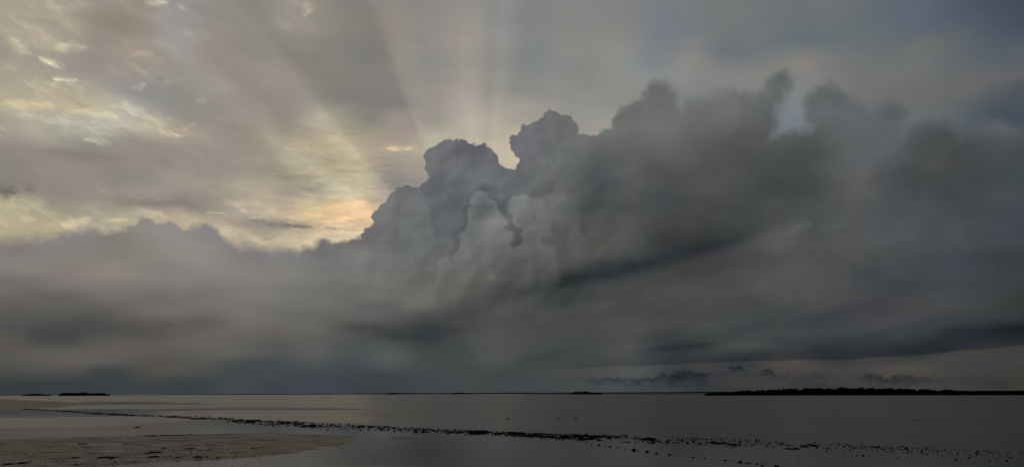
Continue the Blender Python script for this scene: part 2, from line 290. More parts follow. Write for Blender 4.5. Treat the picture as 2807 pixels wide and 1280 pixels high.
UNDERSIDE = [
(-17.63,3.63), (-10.36,4.35), (-5.79,4.51), (-2.71,5.54), (-0.11,6.52), (1.99,7.21), (4.08,7.53), (6.43,7.93), (9.02,8.46), (11.59,9.07),
(14.13,9.66), (16.63,10.36), (19.1,11.27), (21.54,12.36), (23.45,13.27), (29.4,14.09),]
SHELF = [
(-5.23,1.47), (-0.04,1.64), (2.44,1.7), (7.54,1.82), (11.29,1.94), (14.95,2.07), (19.64,2.12), (24.07,2.14), (26.19,2.23), (28.25,2.41),
(30.23,2.59), (32.27,2.77), (37.44,3.27),]
SCUD = [
(2.44,1.1), (3.97,1.29), (5.5,1.13), (7.52,1.17), (9.02,1.11), (10.2,1.23), (11.27,1.37), (12.31,1.58), (12.81,1.33), (13.64,1.37),
(14.32,1.51), (14.69,1.58), (15.19,1.7), (15.91,1.77), (16.07,1.64), (16.24,1.3), (16.79,1.44), (17.29,1.58), (17.64,1.55), (17.78,1.19),
(18.36,1.18), (18.54,1.4), (18.91,1.44), (19.36,1.41), (19.69,1.45), (19.85,1.22), (20.25,1.16), (20.8,1.3), (21.46,1.15), (22.2,1.02),
(23.13,1.11), (23.78,1.22), (24.11,1.28), (24.49,1.05), (25.46,1.06), (26.7,1.02), (28.51,0.97), (30.43,0.82), (32.29,0.71),]
WISPS = [
(-33.97,21.21,-32.45,20.52,0.00579,36,36,26), (-31.99,20.24,-30.47,20.06,0.00425,40,40,30), (-31.19,19.3,-29.7,19.53,0.00309,42,42,36), (-31.05,21.27,-29.45,21.49,0.00579,26,25,18),
(-26.75,21.63,-25.31,21.82,0.00348,22,20,14), (-26.09,24.98,-24.71,25.08,0.00425,44,42,34), (-23.8,25,-23.69,24.97,0.00309,28,26,20), (-23.57,23.57,-22.85,23.43,0.00309,12,14,18),
(-15.56,26.42,-15.29,25.55,0.00464,24,22,17), (-26.46,19.57,-25.79,19.58,0.0027,38,36,28), (-24.85,19.91,-24.1,20.32,0.0027,20,20,18), (-22.43,19.34,-21.81,19.21,0.00541,16,15,10),
(-33.86,17.35,-30.67,17.63,0.00464,36,28,14), (-30.48,17.57,-26.66,17.57,0.00425,30,26,15), (-24.5,16.86,-22.83,16.85,0.00251,38,34,22), (-28.9,15.92,-27.34,15.79,0.0027,26,24,18),
(-23.25,17.16,-22.5,17.7,0.00348,16,14,9), (-27.67,15.45,-27.21,15.36,0.00155,24,20,13), (-33.7,15.89,-33.37,15.85,0.00232,24,22,13), (-32.36,15.74,-31.93,15.71,0.00193,20,18,13),
(-24.29,17.89,-24.1,17.86,0.0027,18,16,11), (-31.72,16.98,-31.46,16.93,0.00193,20,18,14), (-28.82,17.01,-28.38,17.12,0.00155,16,15,14), (-32.79,23.49,-32.61,23.4,0.0027,20,20,18),
(-9.22,17.12,-7.3,17.15,0.0029,66,44,24), (-9.61,17.13,-6.67,17.13,0.00773,14,11,5), (-13.63,17.65,-12.29,17.42,0.00579,10,9,5), (-21.59,12,-19.79,11.98,0.00135,28,24,13),
(-19.69,12.03,-18.97,11.91,0.00135,28,24,13), (-18.56,11.85,-17.53,11.81,0.00193,18,16,9), (-14.32,12.75,-13.25,12.76,0.00116,20,8,2), (-15.44,11.82,-13.94,11.51,0.00155,14,6,3),
(-13.3,11.54,-11.14,11.6,0.00135,18,8,4), (-16.34,10.86,-15.81,10.84,0.00174,26,18,10), (-18.55,11.64,-12.76,11.4,0.00425,-30,-27,-18), (-15.95,11.34,-11.35,11.33,0.0027,-26,-24,-16),
(-18.07,10.4,-16.43,10.59,0.00193,-22,-18,-11), (-26.4,12.54,-23.11,12.75,0.0027,12,9,5), (-29.39,10.9,-25.73,11.1,0.00212,22,20,10), (-33.3,12.22,-32.38,12.05,0.00695,-34,-32,-30),
(-33.23,11.57,-32.74,11.58,0.00464,-24,-24,-22), (-31.77,12.51,-31.56,12.49,0.00386,-22,-20,-18), (-30.5,11.7,-30.37,11.62,0.00425,-22,-20,-16), (-17.42,9.8,-14.51,10.04,0.00097,22,20,13),
(-19.46,9.96,-18.24,9.86,0.00116,20,20,13), (-14.31,10.21,-13.89,10.33,0.00116,22,20,12), (-13.35,12.62,-10.66,13.39,0.00502,22,10,-4), (-13.85,11.9,-10.83,12.15,0.00309,22,10,-4),
(-15.47,12.24,-12.8,12.32,0.0027,18,9,-2), (-16.49,11.81,-14.38,11.76,0.00155,14,8,0),]
FOLDS = [
(-9.75,4.59,-3.63,4.24,0.01283,-7,-7,-7), (-6.98,3.89,-5.02,3.79,0.00789,-8,-7,-6), (-31.16,3.5,-22.72,4.52,0.01678,-6,-6,-6), (-30.52,3.4,-28.17,3.52,0.00888,-5,-4,-3),
(7.84,2.79,14.48,3.35,0.00345,-9,-8,-6), (16.19,3.42,20.52,3.59,0.00296,-4,-4,-3), (0.03,2.31,3.67,2.44,0.00395,-5,-4,-3), (8.66,2.73,32.02,3.45,0.00444,-5,-4,-2),
(16.65,2.48,31.92,2.46,0.00345,-6,-5,-3), (4.51,2.82,14.07,3.09,0.00296,-5,-4,-3), (27.57,3.62,32.85,3.65,0.00888,-7,-5,-4), (19.24,10.63,20.82,11.19,0.00691,10,10,9),
(22.82,11.03,21.28,10.62,0.00987,4,4,3),]
RAYS = [(-85, 0), (-66, 2), (-60, 6), (-55, 0), (-51, 7), (-47, 0), (-43, 4), (-39.5, 6), (-37.8, -2), (-34, -4), (-29, -2), (-25, -2), (-22, -4), (-20.8, -4.5), (-19.0, 2.5), (-16, 3.5), (-12, 0),
        (-8, 0.5), (-5, 2), (-3.2, 4), (-1, 2.5), (0.8, 0), (2, -3), (3.4, -2.5), (4.6, 0), (5.8, 0.5), (7, -1.5), (10, -3), (14, -2), (20, 0), (60, 0)]

def build_sky():
    mat = bpy.data.materials.new("overcast_sky"); mat.use_nodes = True
    nt = mat.node_tree
    for n in list(nt.nodes): nt.nodes.remove(n)
    N = Net(nt)
    geo = nt.nodes.new('ShaderNodeNewGeometry')
    d = N.v('NORMALIZE', geo.outputs['Position'])
    sep = nt.nodes.new('ShaderNodeSeparateXYZ'); N.put(sep.inputs[0], d)
    az = N.m('MULTIPLY', N.m('ARCTAN2', sep.outputs[0], sep.outputs[1]), 180 / math.pi)
    el = N.m('MULTIPLY', N.m('ARCSINE', sep.outputs[2]), 180 / math.pi)
    ST = (1.0, 1.0, 1.45)

    def chunk(name, outs, body):
        """one node group fed with a vector: keeps the tree quick to build"""
        gt = bpy.data.node_groups.new(name, 'ShaderNodeTree')
        gt.interface.new_socket("Vector", in_out='INPUT', socket_type='NodeSocketVector')
        for nm, ty in outs: gt.interface.new_socket(nm, in_out='OUTPUT', socket_type=ty)
        gi = gt.nodes.new('NodeGroupInput')
        res = body(Net(gt), gi.outputs[0])
        go = gt.nodes.new('NodeGroupOutput')
        for i, r in enumerate(res): gt.links.new(r, go.inputs[i])
        return gt
    def use(gt, vec):
        n = nt.nodes.new('ShaderNodeGroup'); n.node_tree = gt
        nt.links.new(vec, n.inputs[0])
        return n.outputs

    def chunk(name, outs, body):
        """one node group fed with a vector: keeps the tree quick to build"""
        gt = bpy.data.node_groups.new(name, 'ShaderNodeTree')
        gt.interface.new_socket("Vector", in_out='INPUT', socket_type='NodeSocketVector')
        for nm, ty in outs: gt.interface.new_socket(nm, in_out='OUTPUT', socket_type=ty)
        gi = gt.nodes.new('NodeGroupInput')
        res = body(Net(gt), gi.outputs[0])
        go = gt.nodes.new('NodeGroupOutput')
        for i, r in enumerate(res): gt.links.new(r, go.inputs[i])
        return gt
    def use(gt, vec):
        n = nt.nodes.new('ShaderNodeGroup'); n.node_tree = gt
        nt.links.new(vec, n.inputs[0])
        return n.outputs

    def field(points, warped, rows, back):
        """colour by elevation and bearing: one colour ramp over the bearing for each of a few elevations, blended upwards.
        The ramps are smoothed from the observed points; behind the observer the sky goes over into one dim overcast."""
        P = np.array([tuple(np.array(direction(a, e)) * np.array(ST)) for a, e, *_ in points])
        K = np.array([p[2:5] for p in points]) / 255.0
        E2 = np.array([p[5] for p in points]) ** 2
        span = 0.66
        sx = nt.nodes.new('ShaderNodeSeparateXYZ'); N.put(sx.inputs[0], warped)
        flat = N.m('SQRT', N.m('MULTIPLY_ADD', sx.outputs[0], sx.outputs[0], N.m('MULTIPLY', sx.outputs[1], sx.outputs[1])))
        s = N.m('DIVIDE', sx.outputs[0], flat)
        u = N.m('MULTIPLY_ADD', s, 0.5 / span, 0.5)
        e = N.m('MULTIPLY', N.m('ARCTAN2', sx.outputs[2], flat), 180 / math.pi)
        out = None
        for i, el_ in enumerate(rows):
            rp = nt.nodes.new('ShaderNodeValToRGB'); rp.color_ramp.interpolation = 'CARDINAL'
            N.put(rp.inputs[0], u)
            els = rp.color_ramp.elements; cols = []
            for k in range(32):
                x = k / 31.0
                az_ = math.degrees(math.asin((x - .5) * 2 * span))
                q = np.array(direction(az_, el_)) * np.array(ST)
                w = (((P - q) ** 2).sum(1) + E2) ** -3.0
                c = (w[:, None] * K).sum(0) / w.sum()
                cols.append((x, (c[0], c[1], c[2], 1)))
            els.remove(els[1])
            els[0].position = 0.0; els[0].color = cols[0][1]
            for x, c in cols[1:]: els.new(x).color = c
            ramp = rp.outputs[0]
            out = ramp if out is None else N.mix(N.step(e, rows[i - 1], el_, 0, 1, 'LINEAR'), out, ramp)
        behind = N.step(sx.outputs[1], 0.55, -0.25)
        return N.mix(behind, out, back)

    def centred(sock): return N.v('SUBTRACT', sock, (0.5, 0.5, 0.5))
    def warp(base, stretch, scale, detail, amount, rough=0.55):
        n = centred(N.noise(N.v('MULTIPLY', base, stretch), scale, detail, rough, color=True))
        return N.v('MULTIPLY_ADD', n, amount, base)

    # high deck
    dA = warp(d, (1, 1, 2.2), 9.0, 5, (0.055, 0.04, 0.030))
    deck = field(DECK, dA, (5, 9, 10.5, 11.5, 12.3, 13.1, 14, 15, 16, 17, 18, 19, 20.2, 21.5, 23, 25, 29, 36, 48, 70), (0.40, 0.41, 0.415))
    dF = warp(d, (1, 1, 2.2), 34.0, 4, (0.024, 0.02, 0.011), 0.6)
    rag = N.noise(N.v('MULTIPLY', dA, (1, 1, 2.6)), 11.0, 6, 0.58)
    ragk = N.step(N.noise(N.v('MULTIPLY', dF, (1, 1, 2.2)), 55.0, 5, 0.62), 0.34, 0.64, 0.12, 1.45, 'LINEAR')
    def strokes(table, vec):
        def body(M, vec):
            W = None
            for a1, e1, a2, e2, w, r, g, b in table:
                f1, f2 = direction(a1, e1), direction(a2, e2)
                a = (f1 - f2).length / 2
                ew = 2 * (math.sqrt(a * a + w * w) - a)
                t = M.m('ADD', M.v('DISTANCE', vec, tuple(f1)), M.v('DISTANCE', vec, tuple(f2)))
                k = M.m('POWER', math.e, M.m('MULTIPLY', M.m('SUBTRACT', t, 2 * a), -1.0 / ew))
                c = M.v('SCALE', (r / 255, g / 255, b / 255), scale=k)
                W = c if W is None else M.v('ADD', c, W)
            return (W,)
        return use(chunk("sky_strokes", (("colour", 'NodeSocketVector'),), body), vec)[0]
    wisp = strokes(WISPS, dF)
    deck = N.v('ADD', deck, N.v('SCALE', wisp, scale=ragk))
    # bright rents torn along the drift of the deck, in its thin western part
    rt = Vector((math.cos(rad(-24)), -math.sin(rad(-24)), 0)); up = Vector((0, 0, 1))
    ax1 = rt * math.cos(rad(19)) - up * math.sin(rad(19)); ax2 = rt * math.sin(rad(19)) + up * math.cos(rad(19))
    cx = nt.nodes.new('ShaderNodeCombineXYZ')
    N.put(cx.inputs[0], N.v('DOT_PRODUCT', dF, tuple(ax1))); N.put(cx.inputs[1], N.m('MULTIPLY', N.v('DOT_PRODUCT', dF, tuple(ax2)), 2.6)); N.put(cx.inputs[2], N.v('DOT_PRODUCT', dF, tuple(rt.cross(up))))
    rent = N.noise(cx.outputs[0], 17.0, 6, 0.6)
    gold = N.v('DOT_PRODUCT', deck, (0.7, 0.5, -0.2))
    where = N.m('MULTIPLY', N.step(az, -9.0, -20.0), N.step(gold, 0.555, 0.70, 0.15, 1.0))
    deck = N.v('ADD', deck, N.v('SCALE', (0.17, 0.155, 0.105), scale=N.m('MULTIPLY', where, N.step(rent, 0.49, 0.72))))
    deck = N.v('ADD', deck, N.v('SCALE', (-0.05, -0.05, -0.04), scale=N.m('MULTIPLY', where, N.step(rent, 0.48, 0.28))))
    # fine rippled streaks in the peach glow beside the tower
    rip = N.noise(N.v('MULTIPLY', dF, (1, 1, 5.0)), 38.0, 5, 0.6)
    gl = N.step(N.v('DISTANCE', d, tuple(direction(-12.5, 12.4))), 0.03, 0.14, 1.0, 0.0)
    deck = N.v('ADD', deck, N.v('SCALE', (0.34, 0.27, 0.16), scale=N.m('MULTIPLY', gl, N.m('SUBTRACT', rip, 0.47))))
    # ragged streaks in the thin parts
    lum = N.v('DOT_PRODUCT', deck, (0.4, 0.4, 0.2))
    amp = N.step(lum, 0.42, 0.74, 0.035, 0.17)
    streak = N.m('MULTIPLY', N.m('SUBTRACT', rag, 0.5), amp)
    deck = N.v('ADD', N.v('SCALE', (1.0, 0.93, 0.72), scale=streak), deck)
    # shafts of light and shadow fanning out from the hidden sun
    ra, re = (-2.45, 6.32)
    s0 = direction(ra, re); t0 = Vector((math.cos(rad(ra)), -math.sin(rad(ra)), 0)); n0 = t0.cross(s0)
    dR = warp(d, (1, 1, 1), 9.0, 3, (0.006, 0.006, 0.006))
    u = N.v('DOT_PRODUCT', dR, tuple(t0)); w_ = N.v('DOT_PRODUCT', dR, tuple(n0))
    th = N.m('MULTIPLY', N.m('ARCTAN2', u, w_), 180 / math.pi)
    ray = N.curve(N.m('MULTIPLY_ADD', th, 1 / 145, 85 / 145), [((a + 85) / 145, 0.5 + v / 40) for a, v in RAYS])
    r_ = N.m('SQRT', N.m('ADD', N.m('MULTIPLY', u, u), N.m('MULTIPLY', w_, w_)))
    fade = N.m('MULTIPLY', N.step(r_, 0.10, 0.17), N.step(r_, 0.28, 0.60, 1.35, 0.15))
    ray = N.m('MULTIPLY', N.m('SUBTRACT', ray, 0.5), N.m('MULTIPLY', fade, 48 / 255))
    ray = N.m('MULTIPLY', ray, N.step(w_, -0.02, 0.05))
    deck = N.v('ADD', N.v('SCALE', (1.0, 0.97, 0.86), scale=ray), deck)

    # cloud banks and their own modelling
    dB = warp(d, (1, 1, 1.4), 13.0, 5, (0.027, 0.022, 0.017), 0.54)
    bank = field(BANKS, dB, (0, .7, 1.4, 2.0, 2.6, 3.2, 3.9, 4.6, 5.3, 6.0, 6.7, 7.4, 8.1, 8.9, 9.7, 10.5, 11.3, 12.1, 13, 14, 15, 16, 17, 18.2, 20, 23), (0.27, 0.285, 0.30))
    bank = N.v('ADD', bank, strokes(FOLDS, warp(d, (1, 1, 1.4), 20.0, 4, (0.018, 0.016, 0.010), 0.55)))
    soft = N.noise(N.v('MULTIPLY', dB, (1, 1, 1.5)), 22.0, 6, 0.55)
    right = N.step(az, 0.0, 14.0)
    dL = warp(d, (1, 1, 1), 18.0, 4, (0.016, 0.016, 0.016), 0.5)
    toward = Vector((-math.cos(rad(3)) * .75, .1, .65)).normalized()      # the side of each lobe turned to the light
    def lobes(scale, reach, detail):
        return N.m('SUBTRACT', N.voro(N.v('ADD', dL, tuple(-toward * reach)), scale, detail, 0.45), N.voro(N.v('ADD', dL, tuple(toward * reach)), scale, detail, 0.45))
    big = lobes(19.0, 0.009, 0.0)
    small = lobes(40.0, 0.0045, 1.0)
    heap = N.step(N.v('DISTANCE', d, tuple(direction(-2.0, 11.8))), 0.07, 0.24, 1.0, 0.14)
    mod = N.m('ADD', N.m('MULTIPLY', N.m('SUBTRACT', soft, 0.5), N.step(az, 2.0, 14.0, 0.045, 0.085)),
              N.m('MULTIPLY', heap, N.m('ADD', N.m('MULTIPLY', big, 0.075), N.m('MULTIPLY', small, N.step(right, 0, 1, 0.055, 0.03)))))
    # long layers slanting up to the east under the shelf
    rt = Vector((math.cos(rad(18)), -math.sin(rad(18)), 0)); upv = Vector((0, 0, 1))
    l1 = rt * math.cos(rad(11)) + upv * math.sin(rad(11)); l2 = upv * math.cos(rad(11)) - rt * math.sin(rad(11))
    cl = nt.nodes.new('ShaderNodeCombineXYZ')
    N.put(cl.inputs[0], N.v('DOT_PRODUCT', dB, tuple(l1))); N.put(cl.inputs[1], N.m('MULTIPLY', N.v('DOT_PRODUCT', dB, tuple(l2)), 5.0)); N.put(cl.inputs[2], N.v('DOT_PRODUCT', dB, tuple(rt.cross(upv))))
    lay = N.noise(cl.outputs[0], 9.0, 4, 0.5)
    lay = N.m('MULTIPLY', N.m('SUBTRACT', lay, 0.5), N.m('MULTIPLY', N.step(el, 8.0, 5.0), N.step(az, -12.0, 4.0, 0.03, 0.10)))
    lay = N.m('MULTIPLY', lay, N.step(el, 0.8, 2.2))
    bank = N.v('ADD', bank, N.v('SCALE', (1, 1, 0.96), scale=lay))
    low = N.step(el, 3.0, 9.0)
    bank = N.v('ADD', bank, N.v('SCALE', (1, 1, 1), scale=N.m('MULTIPLY', mod, low)))

    # cauliflower outlines
    dM = warp(d, (1, 1, 1), 26.0, 4, (0.009, 0.009, 0.009), 0.5)
    bumps = N.voro(dM, 66.0, 2.0, 0.5)
    def union(circles, k):
        def body(M, vec):
            acc = None
            for a, e, r in circles:
                t = M.m('SUBTRACT', M.v('DISTANCE', vec, tuple(direction(a, e))), math.radians(r))
                acc = t if acc is None else M.m('SMOOTH_MIN', acc, t, k)
            return (acc,)
        return use(chunk("cloud_outline", (("distance", 'NodeSocketFloat'),), body), dM)[0]
    sdf = N.m('MULTIPLY_ADD', N.m('SUBTRACT', bumps, 0.42), 0.0070, union(CUMULUS, 0.008))
    wide = N.step(az, 4.5, 13.0, 0.0014, 0.009)
    m_cu = N.step(N.m('DIVIDE', sdf, wide), 1.0, -1.0)
    topline = N.curve(N.m('MULTIPLY_ADD', az, 1 / 90, 0.5), [((a + 45) / 90, e / 20) for a, e in LOW_BANK])
    dz = N.m('MULTIPLY', N.m('SUBTRACT', el, N.m('MULTIPLY', topline, 20)), math.pi / 180)
    rough = N.noise(dM, 55.0, 4, 0.55)
    dz = N.m('ADD', dz, N.m('ADD', N.m('MULTIPLY', N.m('SUBTRACT', bumps, 0.45), 0.006), N.m('MULTIPLY', N.m('SUBTRACT', rough, 0.5), 0.012)))
    wb = N.step(az, -27.5, -25.2, 0.011, 0.0036)
    wb = N.m('ADD', wb, N.m('MULTIPLY', N.m('POWER', math.e, N.m('MULTIPLY', N.m('POWER', N.m('DIVIDE', N.m('ADD', az, 16.5), 3.6), 2.0), -1.0)), 0.006))
    m_bank = N.step(N.m('DIVIDE', dz, wb), 1.0, -1.0)
    cover = N.m('MAXIMUM', m_cu, m_bank)
    col = N.mix(cover, deck, bank)
    # the long dark underside that slants down across the bank
    bl = N.curve(N.m('MULTIPLY_ADD', az, 1 / 90, 0.5), [((a + 45) / 90, e / 20) for a, e in UNDERSIDE])
    bz = N.m('ADD', N.m('SUBTRACT', el, N.m('MULTIPLY', bl, 20)), N.m('MULTIPLY', N.m('SUBTRACT', soft, 0.5), 0.5))
    kb = N.m('MULTIPLY', N.step(bz, -0.55, 0.45), N.m('POWER', math.exp(-1 / 2.0), N.m('MAXIMUM', bz, 0.0)))
    kb = N.m('MULTIPLY', kb, N.m('MULTIPLY', N.step(az, -9.0, 4.5), N.step(az, 16.0, 21.5, 1.0, 0.0)))
    col = N.v('ADD', N.v('SCALE', (-22 / 255, -21 / 255, -21 / 255), scale=kb), col)
    # paler turrets standing in front of the tower
    tsd = N.m('MULTIPLY_ADD', N.m('SUBTRACT', bumps, 0.42), 0.0060, union(TURRETS, 0.007))
    tw = N.step(az, 0.8, 5.0, 0.0022, 0.013)
    m_t = N.step(N.m('DIVIDE', tsd, tw), 1.0, -1.0)
    g = N.v('DISTANCE', d, tuple(direction(-1.0, 12.6)))
    near_t = N.step(g, 0.03, 0.15, 1.0, 0.0)
    crown = N.m('POWER', math.e, N.m('MULTIPLY', N.m('ABSOLUTE', tsd), -1 / 0.011))
    gap = N.m('MULTIPLY', N.m('MULTIPLY', N.m('SUBTRACT', 1.0, m_t), crown), N.m('MULTIPLY', near_t, m_cu))
    m_t = N.m('MULTIPLY', N.m('MULTIPLY', m_t, N.m('MULTIPLY_ADD', crown, 0.4, 0.75)), near_t)
    col = N.v('ADD', N.v('SCALE', (-10 / 255, -9 / 255, -8 / 255), scale=gap), col)
    col = N.v('ADD', N.v('SCALE', (14 / 255, 14 / 255, 13 / 255), scale=m_t), col)
    # flat base of the rain shelf, low on the right
    sh = N.curve(N.m('MULTIPLY_ADD', az, 1 / 90, 0.5), [((a + 45) / 90, e / 10) for a, e in SHELF])
    wav = N.noise(N.v('MULTIPLY', d, (1, 1, 2)), 30.0, 4, 0.5)
    sz = N.m('ADD', N.m('SUBTRACT', el, N.m('MULTIPLY', sh, 10)), N.m('MULTIPLY', N.m('SUBTRACT', wav, 0.5), 0.35))
    below = N.step(sz, 0.07, -0.07)
    fadeS = N.m('MULTIPLY', N.step(az, -2.0, 11.0), N.step(az, 33.0, 40.0, 1.0, 0.0))
    kS = N.m('MULTIPLY', fadeS, N.m('POWER', math.exp(-1 / 0.75), N.m('ABSOLUTE', sz)))
    dS = N.mix(below, (-9 / 255, -8 / 255, -6 / 255), (9 / 255, 6.5 / 255, 4 / 255))
    col = N.v('ADD', N.v('SCALE', dS, scale=kS), col)
    # dark scud along the horizon
    sc = N.curve(N.m('MULTIPLY_ADD', az, 1 / 90, 0.5), [((a + 45) / 90, e / 10) for a, e in SCUD])
    dS2 = N.v('MULTIPLY', d, (1, 1, 1.7))
    fine = N.noise(dS2, 84.0, 5, 0.64)
    patch = N.noise(dS2, 24.0, 2, 0.5)
    cz = N.m('ADD', N.m('SUBTRACT', N.m('MULTIPLY', sc, 10), el), N.m('MULTIPLY', N.m('SUBTRACT', fine, 0.52), 1.7))
    m_s = N.m('MULTIPLY', N.step(cz, -0.10, 0.22), N.m('POWER', math.exp(-1 / 0.45), N.m('MAXIMUM', cz, 0.0)))
    m_s = N.m('MULTIPLY', m_s, N.step(patch, 0.34, 0.56, 0.10, 1.35))
    m_s = N.m('MULTIPLY', m_s, N.m('MULTIPLY', N.step(az, 2.0, 9.0), N.step(az, 24.0, 30.0, 1.0, 0.25)))
    col = N.v('ADD', N.v('SCALE', (-30 / 255, -25 / 255, -19 / 255), scale=m_s), col)

    # display values -> light
    lin = nt.nodes.new('ShaderNodeGamma')
    N.put(lin.inputs['Color'], N.v('MAXIMUM', N.v('MULTIPLY_ADD', col, (1 / 1.055,) * 3, (0.055 / 1.055,) * 3), (0, 0, 0)))
    lin.inputs['Gamma'].default_value = 2.4
    em = nt.nodes.new('ShaderNodeEmission'); N.put(em.inputs['Color'], lin.outputs[0])
    tr = nt.nodes.new('ShaderNodeBsdfTransparent')
    mx = nt.nodes.new('ShaderNodeMixShader')
    thin = N.m('MULTIPLY', N.m('SUBTRACT', 1.0, cover), N.step(lum, 0.5, 0.8, 0.0, 0.03))   # clear sky through the thinnest parts
    N.put(mx.inputs[0], thin)
    nt.links.new(em.outputs[0], mx.inputs[1]); nt.links.new(tr.outputs[0], mx.inputs[2])
    out = nt.nodes.new('ShaderNodeOutputMaterial')
    nt.links.new(mx.outputs[0], out.inputs['Surface'])
    mat.cycles.emission_sampling = 'NONE'
    bm = bmesh.new()
    bmesh.ops.create_uvsphere(bm, u_segments=96, v_segments=48, radius=60000.0)
    me = bpy.data.meshes.new("sky"); bm.to_mesh(me); bm.free()
    me.materials.append(mat)
    me.polygons.foreach_set('use_smooth', np.ones(len(me.polygons), dtype=bool))
    o = link("sky", me)
    tag(o, "overcast evening sky with a towering dark cumulus hiding the low sun", kind='structure')

build_sky()

# ------------------------------------------------------------------ ground: one mud sheet to the horizon, with bars that rise out of the water
BAR = [
(-23.22,31.67), (-20.72,33.47), (-20.18,35.63), (-18.39,36.11), (-16.69,36.93), (-14.75,37.78), (-12.94,38.34), (-11.07,38.91),
(-8.74,37.73), (-6.95,35.42), (-6.02,32.9), (-6.3,30.78), (-6.51,29.31), (-6.74,27.62), (-7.17,26.12), (-7.67,24.79),
(-8.26,23.98), (-9.28,23.37), (-10.08,22.44), (-10.76,21.46), (-11.42,20.01), (-12.39,17.07),]
STRIPA = [
(-313.65,426.05), (-234.69,375.56), (-185.45,312.38), (-139.77,244.68), (-104.66,195.46), (-84.67,169.4), (-75.66,146.24), (-68.83,128.66),
(-65.74,115.27), (-67,107.47), (-74.66,101.68),]
STRIPB = [
(-5.33,35.03), (-4.95,35.59), (-4.24,34.96), (-3.91,34.1), (-4.48,33.33), (-4.97,33.62),]
PATCHES = [
(-19.62,35.99,60), (-15.91,36.17,40), (-15.29,36.55,50), (-14.68,37.11,70), (-12.3,26.83,60), (-10.93,25.36,50), (-10.32,24.1,45), (-13.11,22.11,60),
(-10.67,27.31,30), (-9.66,26.36,40), (-9.05,23.94,30), (-11.67,24.05,60), (-14,30.63,25), (-15.98,30.85,30),]
WRACK = [
(-67.3,112.74,-63.82,106.93), (-56.71,101.06,-54.07,96.37), (-46.65,89.53,-42.94,82.43), (-40.2,82.07,-35.93,73.38), (-33.68,75.62,-30.35,68.19), (-28.59,71.32,-24.4,60.9), (-23.67,66.4,-19.86,55.75), (-18.83,60.33,-15.46,49.59),
(-15.2,56.78,-12.2,45.63), (-11.83,52.95,-9.52,42.69), (-8.78,49.03,-7.31,40.89), (-6.15,45.65,-5.33,39.61), (-3.91,43.15,-3.48,38.41), (-1.94,41.72,-1.71,36.95), (-0.09,39.62,-0.08,35), (1.61,38.42,1.38,32.99),
(3.2,37.29,2.69,31.44), (4.71,36.22,3.95,30.46), (6.18,35.51,5.09,29.33), (7.53,34.54,6.15,28.29), (8.88,33.9,7.18,27.49), (9.94,32.5,8.06,26.41), (11,31.46,8.86,25.41), (11.91,30.26,9.61,24.48),
(12.75,29.15,10.42,23.89), (13.62,28.3,11.07,23.07), (14.34,27.33,11.92,22.78), (15.12,26.59,12.63,22.27), (16.08,25.71,13.72,21.99),]
STRING = [
(3.05,29.35,10), (3.23,28.91,6), (3.34,28.53,9), (3.54,28.21,6), (3.61,28.1,6), (3.72,27.35,7), (3.9,26.77,16), (3.97,26.4,8),
(4.2,25.95,12), (4.38,25.31,13), (4.65,24.69,10), (4.71,24.61,4), (4.79,24.37,6), (4.86,24.29,5), (5.07,24.02,6), (5.14,23.72,9),
(5.2,23.65,5), (5.25,23.5,4), (5.41,23.43,9), (5.52,23.07,6), (5.79,22.66,11), (5.84,22.39,5), (5.97,22.32,5), (6.03,22.07,13),
(6.07,21.82,7), (6.1,21.69,9), (6.18,21.69,8), (6.28,21.45,8), (6.32,21.1,10), (2.71,30.65,5), (2.84,29.88,6), (6.57,20.75,16),
(7.55,21.95,7),]

def signed(px, py, poly):
    """distance to a ground outline, positive inside"""
    P = np.array(poly); best = np.full(px.shape, 1e9); inside = np.zeros(px.shape, bool)
    for i in range(len(P)):
        ax, ay = P[i]; bx, by = P[(i + 1) % len(P)]
        ex, ey = bx - ax, by - ay
        t = np.clip(((px - ax) * ex + (py - ay) * ey) / (ex * ex + ey * ey + 1e-12), 0, 1)
        best = np.minimum(best, np.hypot(px - ax - t * ex, py - ay - t * ey))
        c = ((ay > py) != (by > py)) & (px < ex * (py - ay) / (ey + 1e-12 * (ey == 0)) + ax)
        inside ^= c
    return np.where(inside, best, -best)

def mud_material():
    m, nt, b, out = new_mat("wet_mud"); N = Net(nt)
    geo = nt.nodes.new('ShaderNodeNewGeometry'); p = geo.outputs['Position']
    n1 = N.noise(N.v('MULTIPLY', p, (0.5, 1.0, 1.0)), 1.1, 6, 0.6)
    n2 = N.noise(N.v('MULTIPLY', p, (0.42, 1.0, 1.0)), 1.9, 7, 0.64)
    c = N.mix(N.step(n1, 0.35, 0.65), (0.135, 0.096, 0.060), (0.225, 0.168, 0.114))
    n3 = N.noise(N.v('MULTIPLY', p, (1.6, 1.3, 1.0)), 2.2, 6, 0.66)
    c = N.mix(N.step(n3, 0.45, 0.60, 0, 0.6), c, (0.060, 0.040, 0.024))
    c = N.mix(N.step(n2, 0.47, 0.57, 0, 0.88), c, (0.026, 0.017, 0.011))
    N.put(b.inputs['Base Color'], c)
    N.put(b.inputs['Roughness'], N.step(n1, 0.3, 0.7, 0.42, 0.65))
    b.inputs['Specular IOR Level'].default_value = 0.3
    bump = nt.nodes.new('ShaderNodeBump'); bump.inputs['Strength'].default_value = 0.6; bump.inputs['Distance'].default_value = 0.02
    N.put(bump.inputs['Height'], n2); nt.links.new(bump.outputs[0], b.inputs['Normal'])
    return m
MUD = mud_material()

